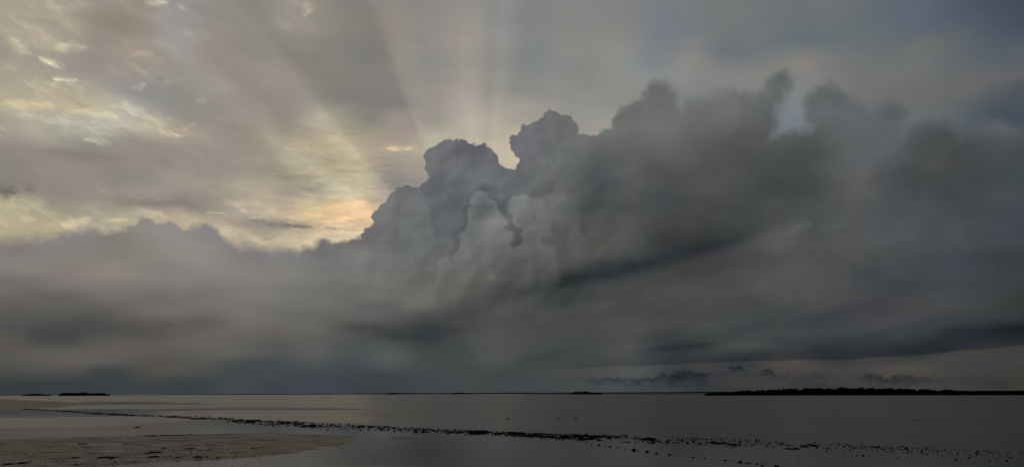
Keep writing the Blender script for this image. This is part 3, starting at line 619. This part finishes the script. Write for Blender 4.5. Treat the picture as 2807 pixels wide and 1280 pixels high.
def ground_height(X, Y):
    Rr = np.hypot(X, Y)
    Z = np.full(X.shape, -0.22)
    big = fbm(X * 0.16, Y * 0.33, 4, 1) - 0.5
    rip = fbm(X * 0.50 + 3 * fbm(X * .2, Y * .4, 2, 8), Y * 1.25, 5, 5) - 0.5
    ridge = 1 - np.abs(2 * fbm(X * 0.42 + 2 * big, Y * 0.95 + 2 * big, 4, 15) - 1) * 2.2
    fine = fbm(X * 2.2, Y * 4.0, 3, 11) - 0.5
    s = signed(X, Y, BAR)
    bar = np.clip(s * 0.055, -0.22, 0.016) + 0.085 * big + 0.085 * rip + 0.035 * np.clip(ridge, 0, 1) * np.clip(s * .4, 0, 1) + 0.03 * fine - 0.004
    Z = np.where(Rr < 200, np.maximum(Z, bar), Z)
    sA = signed(X, Y, STRIPA)
    farb = np.clip(sA * 0.012, -0.22, 0.05) + 0.10 * (fbm(X * 0.02, Y * 0.06, 4, 21) - 0.5)
    Z = np.where((Rr > 60) & (Rr < 690), np.maximum(Z, farb), Z)
    sB = signed(X, Y, STRIPB)
    Z = np.maximum(Z, np.clip(sB * 0.08, -0.22, 0.02) + 0.04 * rip)
    Z = np.where(Rr < 11, 0.10, Z)
    return np.where(Rr > 750, -3.0, Z)

def build_ground():
    az = np.concatenate([np.linspace(-180, -42, 40)[:-1], np.linspace(-42, 42, 700), np.linspace(42, 180, 40)[1:]])
    r = np.concatenate([[0.5, 3, 6, 9, 12], 14 * np.exp(np.linspace(0, math.log(700 / 14), 620)), [1000, 1600, 2600, 5000, 12000, 30000, 57000]])
    A, Rr = np.meshgrid(np.radians(az), r)
    X, Y = np.sin(A) * Rr, np.cos(A) * Rr
    X[0, :] = 0; Y[0, :] = 0
    o = link("mudflat", grid_mesh("mudflat", X, Y, ground_height(X, Y), MUD))
    tag(o, "brown wet mudflat rising as a rippled bar out of the shallows", kind='structure')
build_ground()
def surface(x, y):
    """height of the mud or, where that is lower, of the water"""
    return max(0.0, float(ground_height(np.array([[x]]), np.array([[y]]))[0, 0]))

# ------------------------------------------------------------------ water
def build_water():
    m, nt, b, out = new_mat("tidal_water"); N = Net(nt)
    geo = nt.nodes.new('ShaderNodeNewGeometry'); p = geo.outputs['Position']
    sep = nt.nodes.new('ShaderNodeSeparateXYZ'); N.put(sep.inputs[0], p)
    x, y = sep.outputs[0], sep.outputs[1]
    N.put(b.inputs['Base Color'], (0.075, 0.056, 0.037, 1))
    b.inputs['IOR'].default_value = 1.40
    mids = sorted([((w[0] + w[2]) / 2, (w[1] + w[3]) / 2) for w in WRACK])
    line = N.curve(N.m('MULTIPLY_ADD', x, 1 / 100, 0.7), [((a + 70) / 100, c / 120) for a, c in mids])
    off = N.m('SUBTRACT', y, N.m('MULTIPLY', line, 120))            # metres beyond the weed line
    beyond = N.step(off, -6.0, 10.0)
    streaks = N.noise(N.v('MULTIPLY', p, (0.010, 0.055, 1)), 1.0, 5, 0.55)
    ruffle = N.step(streaks, 0.36, 0.60, 0.55, 1.0)
    rough = N.m('MULTIPLY', N.step(beyond, 0, 1, 0.055, 0.21, 'LINEAR'), ruffle)
    # glassy slicks lying across the ruffled water, and breeze-ruffled lanes across the calm
    pw = N.v('MULTIPLY_ADD', N.v('SUBTRACT', N.noise(N.v('MULTIPLY', p, (0.03, 0.06, 1)), 1.0, 3, 0.5, color=True), (0.5, 0.5, 0.5)), (10, 9, 0), p)
    def lanes(table):
        acc = None
        for (ax, ay, bx, by, w) in table:
            f1, f2 = Vector((ax, ay, 0)), Vector((bx, by, 0)); a = (f1 - f2).length / 2
            ew = 2 * (math.sqrt(a * a + w * w) - a)
            t = N.m('SUBTRACT', N.m('ADD', N.v('DISTANCE', pw, tuple(f1)), N.v('DISTANCE', pw, tuple(f2))), 2 * a)
            k = N.step(N.m('DIVIDE', t, ew), 2.2, 0.5)
            acc = k if acc is None else N.m('MAXIMUM', acc, k)
        return acc
    calm = lanes(SLICKS)
    rough = N.m('MAXIMUM', rough, N.m('MULTIPLY', lanes(RUFFLED), 0.20))
    rough = N.m('MULTIPLY', rough, N.step(calm, 0, 1, 1.0, 0.2, 'LINEAR'))
    N.put(b.inputs['Roughness'], rough)
    b.inputs['Anisotropic'].default_value = 0.95       # long-crested ripples run across the view of the bay
    cr = nt.nodes.new('ShaderNodeCombineXYZ'); cr.inputs[1].default_value = 1.0
    nt.links.new(cr.outputs[0], b.inputs['Tangent'])
    rip = N.noise(N.v('MULTIPLY', p, (0.8, 2.2, 1)), 1.0, 3, 0.5)
    bump = nt.nodes.new('ShaderNodeBump'); bump.inputs['Strength'].default_value = 0.05; bump.inputs['Distance'].default_value = 0.03
    N.put(bump.inputs['Height'], rip); nt.links.new(bump.outputs[0], b.inputs['Normal'])
    rr = [0, 20, 60, 200, 700, 2500, 8000, 25000, 57500]
    az = np.radians(np.linspace(-180, 180, 145))
    A, Rr = np.meshgrid(az, np.array(rr, float))
    o = link("water", grid_mesh("water", np.sin(A) * Rr, np.cos(A) * Rr, np.zeros(A.shape), m))
    tag(o, "still grey tidal water spreading out to the horizon", kind='structure')
SLICKS = [
(-44.62,91.06,-38.46,107.67,7), (-38.97,109.08,-20.11,99.6,5), (-62.04,89.96,-38.28,80.33,9), (-56.69,90.98,-47.77,97.46,10), (-92.8,160.09,-71.57,160.31,12), (-115.9,225.75,-56.84,151.44,7),]
RUFFLED = [
(-42.79,60.23,-27.38,60.35,8), (-35.56,50.12,-24.9,50.97,4),]
build_water()

# ------------------------------------------------------------------ vegetation materials
def foliage_material():
    m, nt, b, out = new_mat("mangrove_leaves"); N = Net(nt)
    info = nt.nodes.new('ShaderNodeObjectInfo'); geo = nt.nodes.new('ShaderNodeNewGeometry')
    n = N.noise(geo.outputs['Position'], 0.7, 3)
    k = N.m('ADD', N.m('MULTIPLY', info.outputs['Random'], 0.5), N.m('MULTIPLY', n, 0.5))
    N.put(b.inputs['Base Color'], N.mix(k, (0.012, 0.018, 0.008), (0.028, 0.036, 0.014)))
    b.inputs['Roughness'].default_value = 0.8
    b.inputs['Specular IOR Level'].default_value = 0.0
    return m
def plain(name, c1, c2, scale, rough, spec=0.3):
    m, nt, b, out = new_mat(name); N = Net(nt)
    tc = nt.nodes.new('ShaderNodeTexCoord')
    n = N.noise(tc.outputs['Object'], scale, 4, 0.6)
    N.put(b.inputs['Base Color'], N.mix(N.step(n, 0.35, 0.65), c1, c2))
    b.inputs['Roughness'].default_value = rough
    b.inputs['Specular IOR Level'].default_value = spec
    return m
LEAF = foliage_material()
BARK = plain("mangrove_bark", (0.020, 0.016, 0.012), (0.045, 0.036, 0.028), 6, 0.85)
WEED = plain("wet_seaweed", (0.006, 0.005, 0.004), (0.022, 0.015, 0.009), 40, 0.85, 0.0)
PEAT = plain("islet_peat", (0.012, 0.010, 0.008), (0.030, 0.026, 0.018), 0.3, 0.9)
STONE = plain("dark_rock", (0.010, 0.010, 0.010), (0.030, 0.028, 0.026), 9, 0.6)
WOOD = plain("weathered_wood", (0.020, 0.016, 0.012), (0.050, 0.042, 0.034), 12, 0.8)
FEATHER = plain("dark_feathers", (0.010, 0.010, 0.010), (0.030, 0.028, 0.026), 20, 0.8)

def tube(verts, faces, path, radii, seg=6):
    base = len(verts)
    for i, (p, r) in enumerate(zip(path, radii)):
        p = Vector(p)
        t = (Vector(path[min(i + 1, len(path) - 1)]) - Vector(path[max(i - 1, 0)])).normalized()
        a = t.orthogonal().normalized(); b2 = t.cross(a)
        for k in range(seg):
            q = 2 * math.pi * k / seg
            verts.append(p + (a * math.cos(q) + b2 * math.sin(q)) * r)
    for i in range(len(path) - 1):
        for k in range(seg):
            k2 = (k + 1) % seg
            faces.append((base + i * seg + k, base + i * seg + k2, base + (i + 1) * seg + k2, base + (i + 1) * seg + k))
    faces.append(tuple(base + (len(path) - 1) * seg + k for k in range(seg)))

def tree_meshes(seed):
    """a unit mangrove, one metre tall: arching stilt roots and stem; crown of leaf clumps over a loose core"""
    rnd = random.Random(seed)
    V, Fc = [], []
    lean = rnd.uniform(-.06, .06)
    tube(V, Fc, [(0, 0, .05), (lean * .5, 0, .25), (lean, .02, .5), (lean * 1.4, 0, .78)], [.035, .03, .024, .012])
    for k in range(6):
        a = k * 1.05 + rnd.uniform(-.3, .3); r = rnd.uniform(.16, .28)
        tube(V, Fc, [(lean * .4, 0, rnd.uniform(.18, .3)), (math.cos(a) * r * .6, math.sin(a) * r * .6, .2), (math.cos(a) * r, math.sin(a) * r, -.12)], [.016, .014, .012], 4)
    for k in range(5):
        a = k * 1.26 + rnd.uniform(-.4, .4); r = rnd.uniform(.2, .34)
        tube(V, Fc, [(lean, 0, .42 + .06 * k), (math.cos(a) * r * .5, math.sin(a) * r * .5, .58 + .05 * k), (math.cos(a) * r, math.sin(a) * r, .68 + .05 * k)], [.018, .013, .006], 4)
    trunk = mesh("mangrove_trunk", V, Fc, BARK)
    V, Fc = [], []
    lobes = [(rnd.uniform(-.34, .34), rnd.uniform(-.30, .30), rnd.uniform(.34, .78), rnd.uniform(.15, .24)) for _ in range(10)] + [(rnd.uniform(-.4, .4), rnd.uniform(-.35, .35), .14, .2) for _ in range(5)] + [(0, 0, .45, .36), (rnd.uniform(-.1, .1), 0, .78, .2)]
    for (cx, cy, cz, r) in lobes:
        for _ in range(46):
            u = rnd.uniform(-1, 1); t = rnd.uniform(0, 2 * math.pi); s = math.sqrt(1 - u * u)
            rr = r * rnd.uniform(.35, 1.05)
            c = Vector((cx + rr * s * math.cos(t) * 1.15, cy + rr * s * math.sin(t) * 1.15, min(cz + rr * u, .985)))
            if c.z < -.02: continue
            e = Euler((rnd.uniform(-.9, .9), rnd.uniform(-.9, .9), rnd.uniform(0, 6.3))).to_matrix()
            l = rnd.uniform(.06, .11); w = l * rnd.uniform(.55, .85)
            b0 = len(V)
            for q in ((-l, 0, 0), (0, -w, .012), (l, 0, -.01), (0, w, .012)): V.append(c + e @ Vector(q))
            Fc.append((b0, b0 + 1, b0 + 2, b0 + 3))
    crown = mesh("mangrove_crown", V, Fc, LEAF, smooth=False)
    return trunk, crown
TREES = [tree_meshes(100 + k) for k in range(7)]

def plant_tree(x, y, h, width, label, group, z0=0.15, variant=None):
    tr, cr = TREES[random.randrange(len(TREES)) if variant is None else variant]
    t = empty("mangrove_tree", (x, y, z0))
    t.rotation_euler.z = random.uniform(0, 6.28)
    tag(t, label, "tree", group)
    for nm, me in (("trunk", tr), ("crown", cr)):
        o = link(nm, me, t); o.scale = (width, width, h)
    return t

def islet(name, prof, depth, label):
    """low peat hummock under a row of trees; its outline follows the row"""
    P = np.array([(p[0], p[1]) for p in prof]); n = len(P)
    V, Fc = [], []
    for i in range(n):
        t = P[min(i + 1, n - 1)] - P[max(i - 1, 0)]; t /= np.hypot(*t); nrm = np.array((-t[1], t[0]))
        k = max(.15, math.sin(math.pi * (i + .35) / (n - .3)) ** .5)
        for s, z in ((-1.0, -.4), (-.75, .12), (0, .35), (.75, .2), (1.0, -.4)):
            w = depth * k * (1 + .25 * (random.random() - .5))
            q = P[i] + nrm * s * w * .5 + nrm * depth * .2
            V.append((q[0], q[1], z))
    for i in range(n - 1):
        for k in range(4):
            a = i * 5 + k; Fc.append((a, a + 5, a + 6, a + 1))
    me = mesh(name, V, Fc, PEAT)
    return tag(link(name, me), label, kind='structure')

def forest(prof, n, depth, label, group, wide):
    P = np.array(prof); seg = np.hypot(np.diff(P[:, 0]), np.diff(P[:, 1])); cum = np.concatenate([[0], np.cumsum(seg)])
    for i in range(n):
        s = cum[-1] * (i + random.uniform(.15, .85)) / n
        x = np.interp(s, cum, P[:, 0]); y = np.interp(s, cum, P[:, 1]); h = np.interp(s, cum, P[:, 2])
        back = random.random() * depth * .6
        hh = max(.5, h * (1.0 if random.random() < .55 else random.uniform(.82, .97)))
        k = 1 + back / math.hypot(x, y)
        wd = min(max(wide * random.uniform(.85, 1.25), hh * .75), hh * 2.1)
        plant_tree(x * k, y * k, hh - .1, wd, label, group, z0=.12)

ISLE_R = [
(127.7,545.3,0.81), (130.4,544.6,1.96), (137.5,542.9,1.96), (141.3,541.9,2.47), (143.6,541.3,2.03), (147.9,540.1,2.97), (153.9,538.4,3.74), (157,537.6,3.23),
(164.2,535.4,3.74), (170.9,533.3,3.99), (176.7,531.4,4.5), (182.8,529.3,4.75), (185.8,528.3,4.12), (191,526.4,5.11), (193,525.7,4.37), (196.5,524.4,5.26),
(198.6,523.6,4.25), (202.8,522,4.75), (205.6,520.9,5.01), (206.6,520.5,4.5), (208.8,519.6,5.36), (211.2,518.6,5.26), (212.2,518.2,4.42), (216.1,516.6,4.55),
(219.8,515,5.26), (221.8,514.2,4.37), (224.6,513,5.13), (227.5,511.7,4.12), (234.8,508.4,4.63), (242,505,4.25), (248.4,501.9,3.48), (249.6,501.3,4.25),
(254.4,498.9,3.74), (259.3,496.3,2.97), (262.6,494.6,3.74), (265,493.3,2.97), (272.4,489.3,2.72), (296.4,475.1,2.72), (313,464.3,2.72),]
ISLE_M = [
(86.1,1247,1.13), (90.5,1246.7,2.84), (94.9,1246.4,4.43), (102.6,1245.8,4.82), (112.5,1244.9,5.11), (115.8,1244.6,3.4), (119.1,1244.3,4.2), (124.1,1243.8,2.84),
(129,1243.3,3.12), (135.6,1242.6,1.42),]
ISLE_L = [
(-921.2,1661.8,1.72), (-917.2,1663.9,5.17), (-913.8,1665.8,6.55), (-898.3,1674.2,6.73), (-887.8,1679.8,6.73), (-881.9,1682.9,7.76), (-874.9,1686.6,6.73), (-865.3,1691.5,5.17),
(-858.2,1695.2,6.04), (-850.9,1698.8,6.04), (-843.6,1702.4,4.31), (-838.8,1704.8,2.16), (-836.3,1706,0.43),]
ISLE_LL = [
(-1129.1,1888.1,1.2), (-1126.6,1889.6,3.89), (-1117.9,1894.8,4.59), (-1109.7,1899.6,5.59), (-1100.2,1905.1,5.19), (-1091.9,1909.9,4.19), (-1086.1,1913.2,2.7), (-1081.6,1915.8,3.2),
(-1078.4,1917.6,1.4),]
ISLE_C = [
(-552.2,3456.2,0.95), (-534.2,3459,4.13), (-522.2,3460.8,6.51), (-508.6,3462.9,7.94), (-495,3464.8,7.31), (-482.9,3466.5,5.24), (-455.6,3470.2,4.13), (-419.1,3474.8,2.86),]
ISLE_D = [
(-256.3,3490.6,2.86), (-247,3491.3,6.51), (-231.5,3492.3,7.31), (-212.9,3493.5,6.99), (-197.4,3494.4,5.24), (-181.9,3495.3,3.18),]
islet("long_island", ISLE_R, 26, "long low island under dark mangroves on the right")
islet("small_island", ISLE_M, 24, "small humped island in the middle distance")
islet("flat_topped_island", ISLE_L, 34, "flat topped wooded island on the left horizon")
islet("outer_island", ISLE_LL, 34, "thin wooded island at the far left")
forest(ISLE_R, 170, 14, "dark mangrove in the dense row along the long island on the right", "mangroves on the long island", 3.6)
forest(ISLE_M, 22, 10, "dark mangrove on the small humped island right of the middle", "mangroves on the small island", 4.2)
forest(ISLE_L, 44, 14, "dark mangrove on the flat topped island at the left horizon", "mangroves on the flat topped island", 6.0)
forest(ISLE_LL, 24, 12, "dark mangrove on the thinner island at the far left edge", "mangroves on the outer island", 4.0)
islet("far_islet", ISLE_C, 40, "far low islet left of the middle")
islet("far_islet", ISLE_D, 40, "far short islet near the middle of the horizon")
forest(ISLE_C, 26, 14, "dark mangrove on the far low islet left of the middle", "mangroves on the first far islet", 7.0)
forest(ISLE_D, 16, 14, "dark mangrove on the far short islet near the middle", "mangroves on the second far islet", 7.0)

# long spit of mud at the foot of the small island
SPIT = [
(19.4,1239.8,0.5), (52.4,1238.9,3), (85.4,1237.1,8), (118.2,1234.4,12), (150.7,1230.8,8), (193.6,1224.8,4), (241,1216.4,4), (282.2,1207.5,4),]
def build_spit():
    V, Fc = [], []
    n = 60
    P = np.array(SPIT); t = np.linspace(0, 1, len(P)); T = np.linspace(0, 1, n)
    X = np.interp(T, t, P[:, 0]); Y = np.interp(T, t, P[:, 1]); W = np.interp(T, t, P[:, 2])
    for i in range(n):
        h = .25 + .75 * vnoise(np.array([T[i] * 14]), np.array([0.3]), 4)[0]
        for dy, z in ((-W[i], -.3), (-W[i] * .5, h * .7), (0, h), (W[i], -.3)): V.append((X[i], Y[i] + dy, z))
    for i in range(n - 1):
        for k in range(3): a = i * 4 + k; Fc.append((a, a + 4, a + 5, a + 1))
    tag(link("mud_spit", mesh("mud_spit", V, Fc, PEAT)), "thin dark spit either side of the small humped island", kind='structure')
build_spit()

def far_shore():
    """low wooded mainland along the horizon, a solid ridge of crowns"""
    az = np.linspace(-34.5, 36, 1500)
    px = 1403.5 + 2203 * np.tan(np.radians(az))
    base = np.interp(px, [0, 60, 330, 420, 560, 700, 900, 1200, 1400, 1700, 1960, 2700], [3.0, 2.2, 1.0, 1.5, 3.5, 5.0, 6.5, 8.0, 9.0, 9.0, 10.5, 10.5])
    h = base * (.72 + .55 * fbm(az * 3.0, az * 0 + .5, 5, 2)) + 1.2 * (fbm(az * 21, az * 0, 2, 6) - .5)
    d = 6500 + 500 * (fbm(az * .35, az * 0 + 3, 3, 9) - .5)
    a = np.radians(az)
    rows = [(0, 0), (4, .55), (12, .85), (26, 1.0), (60, .9), (110, .8), (160, -.02)]
    X = np.array([np.sin(a) * (d + q) for q, _ in rows]); Y = np.array([np.cos(a) * (d + q) for q, _ in rows])
    Z = np.array([h * k + (-.5 if k <= 0 else 0) for _, k in rows]) + np.array([0, .4, .5, .5, .4, .3, 0])[:, None] * (fbm(X * .05, Y * .05, 3, 4) - .5) * 2
    o = link("far_woods", grid_mesh("far_woods", X, Y, Z, LEAF))
    tag(o, "thin dark wooded shore along the horizon", kind='stuff')
far_shore()

# ------------------------------------------------------------------ washed-up seaweed
def clump_mesh(seed):
    """a heap of wet weed one metre across: lumpy mound with straps lying off it"""
    rnd = random.Random(seed); V, Fc = [], []
    nu, nv = 11, 4; ph = [rnd.uniform(0, 6.28) for _ in range(4)]
    ex, ey = rnd.uniform(.85, 1.0), rnd.uniform(.5, .8)
    for j in range(nv):
        t = j / (nv - .35)
        for i in range(nu):
            a = 2 * math.pi * i / nu
            r = (1 - t ** 1.8) * (.42 + .10 * math.sin(2 * a + ph[0]) + .07 * math.sin(3 * a + ph[1]) + rnd.uniform(-.05, .05))
            z = (.34 + .08 * math.sin(a + ph[2])) * math.sin(t * math.pi / 2) * (1 + rnd.uniform(-.25, .25)) - (.06 if j == 0 else 0)
            V.append((r * math.cos(a) * ex, r * math.sin(a) * ey, z))
    top = len(V); V.append((rnd.uniform(-.08, .08), rnd.uniform(-.05, .05), rnd.uniform(.34, .48)))
    for j in range(nv - 1):
        for i in range(nu):
            i2 = (i + 1) % nu; Fc.append((j * nu + i, j * nu + i2, (j + 1) * nu + i2, (j + 1) * nu + i))
    for i in range(nu): Fc.append(((nv - 1) * nu + i, (nv - 1) * nu + (i + 1) % nu, top))
    for k in range(rnd.randint(4, 7)):
        a = rnd.uniform(0, 6.28); l = rnd.uniform(.3, .62); up = rnd.uniform(.0, .38) if rnd.random() < .4 else .05
        c, s = math.cos(a), math.sin(a); w = rnd.uniform(.03, .06); b0 = len(V)
        for q, z in ((.2, .18), (l * .7, .12 + up * .6), (l, .02 + up)):
            V.append((c * q - s * w, s * q * .8 + c * w, z)); V.append((c * q + s * w, s * q * .8 - c * w, z + .025))
        Fc.append((b0, b0 + 1, b0 + 3, b0 + 2)); Fc.append((b0 + 2, b0 + 3, b0 + 5, b0 + 4))
    return mesh("seaweed_clump", V, Fc, WEED)
CLUMPS = [clump_mesh(40 + k) for k in range(9)]

def put_clump(x, y, size, tall, label, group, rot=None):
    o = link("seaweed_clump", random.choice(CLUMPS), loc=(x, y, -.004))
    o.scale = (size, size * random.uniform(.7, 1.3), size * tall)
    o.rotation_euler.z = random.uniform(-.7, .7) + (math.pi if random.random() < .5 else 0) if rot is None else rot
    return tag(o, label, "seaweed", group)

def weed_line():
    """clumps strewn between the two edges of the weed line; the ones that show largest are objects, the rest one scatter"""
    E = np.array(WRACK); n = len(E)
    dens = np.interp(np.arange(n), [0, 2, 4, 6, 8, 10, 12, 14, 16, 18, 20, 22, 24, 26, 28], [.05, .15, .5, .9, 1.2, 1.2, 1.2, 1.2, 1.1, .9, .85, .8, .62, .45, .4])
    spots = []
    for i in range(n - 1):
        for _ in range(int(150 * dens[i])):
            t = random.random(); u = min(1, max(0, random.choice((random.gauss(.24, .13), random.gauss(.62, .22)))))
            a = E[i] * (1 - t) + E[i + 1] * t
            x = a[0] * (1 - u) + a[2] * u; y = a[1] * (1 - u) + a[3] * u
            if vnoise(np.array([x * .9]), np.array([y * .55]), 31)[0] < .36 and i > 15: continue
            dist = math.hypot(x, y)
            px = min(12, max(1.5, random.lognormvariate(1.0, .52))) * (1.0 if i > 14 else (.85 if i > 5 else .6))
            spots.append((px, x, y, px * dist / 2203.0))
    spots.sort(reverse=True)
    for px, x, y, s in spots[:230]:
        put_clump(x, y, s, random.uniform(.6, 1.1), "small dark seaweed clump in the long weed line across the shallows", "seaweed clumps of the long weed line")
    V, Fc = [], []
    for px, x, y, s in spots[230:]:
        me = random.choice(CLUMPS); b0 = len(V); a = random.uniform(-.7, .7); k = random.uniform(.9, 1.6)
        for v in me.vertices:
            V.append((x + s * (v.co.x * math.cos(a) - v.co.y * math.sin(a)), y + s * (v.co.x * math.sin(a) + v.co.y * math.cos(a)), v.co.z * s * k - .004))
        for f in me.polygons: Fc.append(tuple(b0 + q for q in f.vertices))
    tag(link("seaweed_scraps", mesh("seaweed_scraps", V, Fc, WEED)), "small scraps of dark weed strewn along the weed line", kind='stuff')
    # the matted middle of the line
    m = 420; rows = 26
    T = np.linspace(0, n - 1, m); G = np.stack([np.interp(T, np.arange(n), E[:, k]) for k in range(4)], 1)
    u = np.linspace(-.1, 1.05, rows)
    X = G[:, 0:1] * (1 - u) + G[:, 2:3] * u; Y = G[:, 1:2] * (1 - u) + G[:, 3:4] * u
    mat_k = np.interp(T, [0, 3, 6, 8, 10.5, 12, 13, 16, 17.5, 20, 23, 28], [.42, .36, .25, .30, 0.34, .40, .44, .41, .24, .06, -.1, -.3])[:, None]
    f = fbm(X * 1.1, Y * .8, 4, 41) ; f2 = fbm(X * 3.4, Y * 1.5, 4, 47)
    Z = .14 * (f - (1 - mat_k) * .80) + .20 * (f2 - .52) - .16 * np.clip(np.abs(u - .5) * 2 - .55, 0, 1)[None, :]
    Z = np.clip(Z, -.05, .085)
    tag(link("seaweed_bank", grid_mesh("seaweed_bank", X, Y, Z, WEED)), "matted dark seaweed bank in the middle of the weed line", kind='stuff')
weed_line()

def weed_mats():
    more = [(-7.4, 21.5), (-6.2, 22.5), (-8.6, 24.0), (-9.5, 22.0), (-5.6, 25.0), (-11.5, 22.0), (-10.0, 27.0)]
    extra = []
    for _ in range(60):
        cx, cy = random.choice(more); extra.append((cx + random.gauss(0, 1.7), cy + random.gauss(0, 1.5), random.uniform(7, 26)))
    for x, y, s in PATCHES + extra:
        if surface(x, y) < .003: continue
        L = s * math.hypot(x, y) / 2203.0; V = []; Fc = []
        nu, nv = 22, 9
        X, Y = np.meshgrid(np.linspace(-.5, .5, nu), np.linspace(-.5, .5, nv))
        w = random.uniform(.25, .8)
        ed = np.clip(1 - (np.abs(X) * 2) ** 2.4 - (np.abs(Y) * 2) ** 2, 0, 1)
        seed = random.randint(0, 90)
        Z = .030 * ed ** .5 * (.2 + 1.6 * vnoise(X * L * 8 + x, Y * L * 5, seed)) - .014 + .02 * (vnoise(X * L * 30, Y * L * 22, seed + 3) - .5)
        me = grid_mesh("seaweed_mat", X * L, Y * L * w + .12 * L * (vnoise(X * 4, X * 0, seed) - .5), Z, WEED)
        o = link("seaweed_mat", me, loc=(x, y, surface(x, y) + .003)); o.rotation_euler.z = math.atan2(x, y) * -1 + random.uniform(-.1, .1)
        tag(o, "dark mat of weed lying on the brown mud bar", "seaweed", "weed mats on the mud bar")
    V, Fc = [], []
    n = 1500
    ks = [random.choice(PATCHES + extra) for _ in range(n)]
    xs = np.array([k[0] + random.gauss(0, 2.2) for k in ks]); ys = np.array([k[1] + random.gauss(0, 1.4) for k in ks])
    zs = np.maximum(ground_height(xs[None, :], ys[None, :])[0], 0)
    for x, y, z in zip(xs, ys, zs):
        me = random.choice(CLUMPS); b0 = len(V); a = random.uniform(-.5, .5); s = random.uniform(.012, .045) * (1 if z > 0 else .6)
        for v in me.vertices: V.append((x + s * 2.2 * (v.co.x * math.cos(a) - v.co.y * math.sin(a)), y + s * 1.6 * (v.co.x * math.sin(a) + v.co.y * math.cos(a)), z + v.co.z * s * .7 - .003))
        for f in me.polygons: Fc.append(tuple(b0 + q for q in f.vertices))
    tag(link("weed_litter", mesh("weed_litter", V, Fc, WEED)), "tiny dark crumbs of weed littering the mud bar", kind='stuff')
weed_mats()
for x, y, s in STRING:
    put_clump(x, y, s * math.hypot(x, y) / 2203.0 * 1.05, random.uniform(.5, .85), "dark seaweed clump in the thin string slanting to the bottom edge", "seaweed clumps of the slanting string", rot=random.uniform(-.5, .1))
LUMPS = [
(-5.04,31.13,5), (-3.82,29.93,8), (-7.68,26.71,5), (-4.08,23.32,6), (-4.54,22.7,9), (-3.95,28.63,6), (-6.13,29.05,8), (-5.73,27.9,9),
(-2.84,23.91,5), (-3.5,23.65,5), (-7.35,25.01,4), (-7.37,24.06,4), (-0.88,28.79,6), (-5.49,29.34,5), (-5,22.11,4), (-21.1,46.44,15),
(-10.16,22.69,4), (-11.56,24.41,3), (-8.28,22.71,3), (-17.14,28.44,7), (-19.07,31.07,9),]
for x, y, s in LUMPS:
    put_clump(x, y, s * math.hypot(x, y) / 2203.0 * 1.2, random.uniform(.15, .35), "stray dark scrap of weed lying alone on the wet flats", "stray weed scraps on the flats")

# ------------------------------------------------------------------ lone things in the water and the bird
def rock_mesh(seed, sx, sy, sz, two=False):
    rnd = random.Random(seed); bm = bmesh.new()
    bmesh.ops.create_icosphere(bm, subdivisions=3, radius=.5)
    for v in bm.verts:
        c = v.co.copy()
        k = 1 + .22 * math.sin(c.x * 7 + seed) * math.cos(c.y * 5 + seed * 2) + rnd.uniform(-.05, .05)
        v.co = Vector((c.x * sx, c.y * sy, c.z * sz)) * k
        if two: v.co.z *= .62 + .75 * abs(c.x) * 1.6
    me = bpy.data.meshes.new("rock"); bm.to_mesh(me); bm.free(); me.materials.append(STONE)
    me.polygons.foreach_set('use_smooth', np.ones(len(me.polygons), dtype=bool))
    return me
ROCKS = [
(-0.37,59.57), (3.33,59.19), (4.59,59.99),]
for (x, y), dims, lab in zip(ROCKS, ((.22, .2, .17, True), (.26, .22, .09, False), (.30, .24, .11, False)),
        ("dark two humped rock standing alone in the water near the middle", "flat dark rock awash, left one of the close pair", "flat dark rock awash, right one of the close pair")):
    tag(link("rock", rock_mesh(int(abs(x) * 10) + 3, *dims), loc=(x, y, .01)), lab, "rock", "lone rocks in the water")

sx_, sy_ = (27.07, 55.02)
V, Fc = [], []
tube(V, Fc, [(-.27, 0, .005), (-.1, .02, .02), (.1, 0, .025), (.27, -.02, .012)], [.008, .013, .014, .009])
tube(V, Fc, [(.05, 0, .02), (.12, .05, .05)], [.007, .004], 5)
tag(link("driftwood_stick", mesh("driftwood_stick", V, Fc, WOOD), loc=(sx_, sy_, 0)), "thin dark stick floating flat on the open water at right", "driftwood")
sx_, sy_ = (21.48, 54.36)
V, Fc = [], []
tube(V, Fc, [(0, 0, -.2), (-.012, 0, .2), (-.03, 0, .45), (-.06, 0, .62)], [.008, .007, .006, .004])
tag(link("stake", mesh("stake", V, Fc, WOOD), loc=(sx_, sy_, 0)), "thin bent stake standing in the open water at right", "stake")

def bird():
    ba, be = (1.69, 12.42)
    p = direction(ba, be) * 130.0
    t = empty("bird", (p.x, p.y, p.z + 1.8))
    t.rotation_euler = (0, -.25, .3)
    tag(t, "tiny dark bird flying in front of the pale cloud turrets", "bird")
    V, Fc = [], []
    tube(V, Fc, [(-.17, 0, -.01), (-.11, 0, 0), (-.03, 0, .006), (.05, 0, .008), (.10, 0, .014), (.135, 0, .018), (.165, 0, .012)], [.014, .022, .036, .038, .024, .022, .004], 8)
    link("body", mesh("bird_body", V, Fc, FEATHER), t)
    for s in (-1, 1):
        V = [(.06, s * .02, .02), (.08, s * .11, .085), (.03, s * .2, .10), (-.05, s * .24, .085), (-.03, s * .12, .075), (-.05, s * .02, .015)]
        V2 = [(x, y, z - .008) for x, y, z in V]
        Fc = [tuple(range(6)), tuple(range(11, 5, -1))] + [(i, (i + 1) % 6, 6 + (i + 1) % 6, 6 + i) for i in range(6)]
        link("wing", mesh("bird_wing", V + V2, Fc, FEATHER, smooth=False), t)
bird()
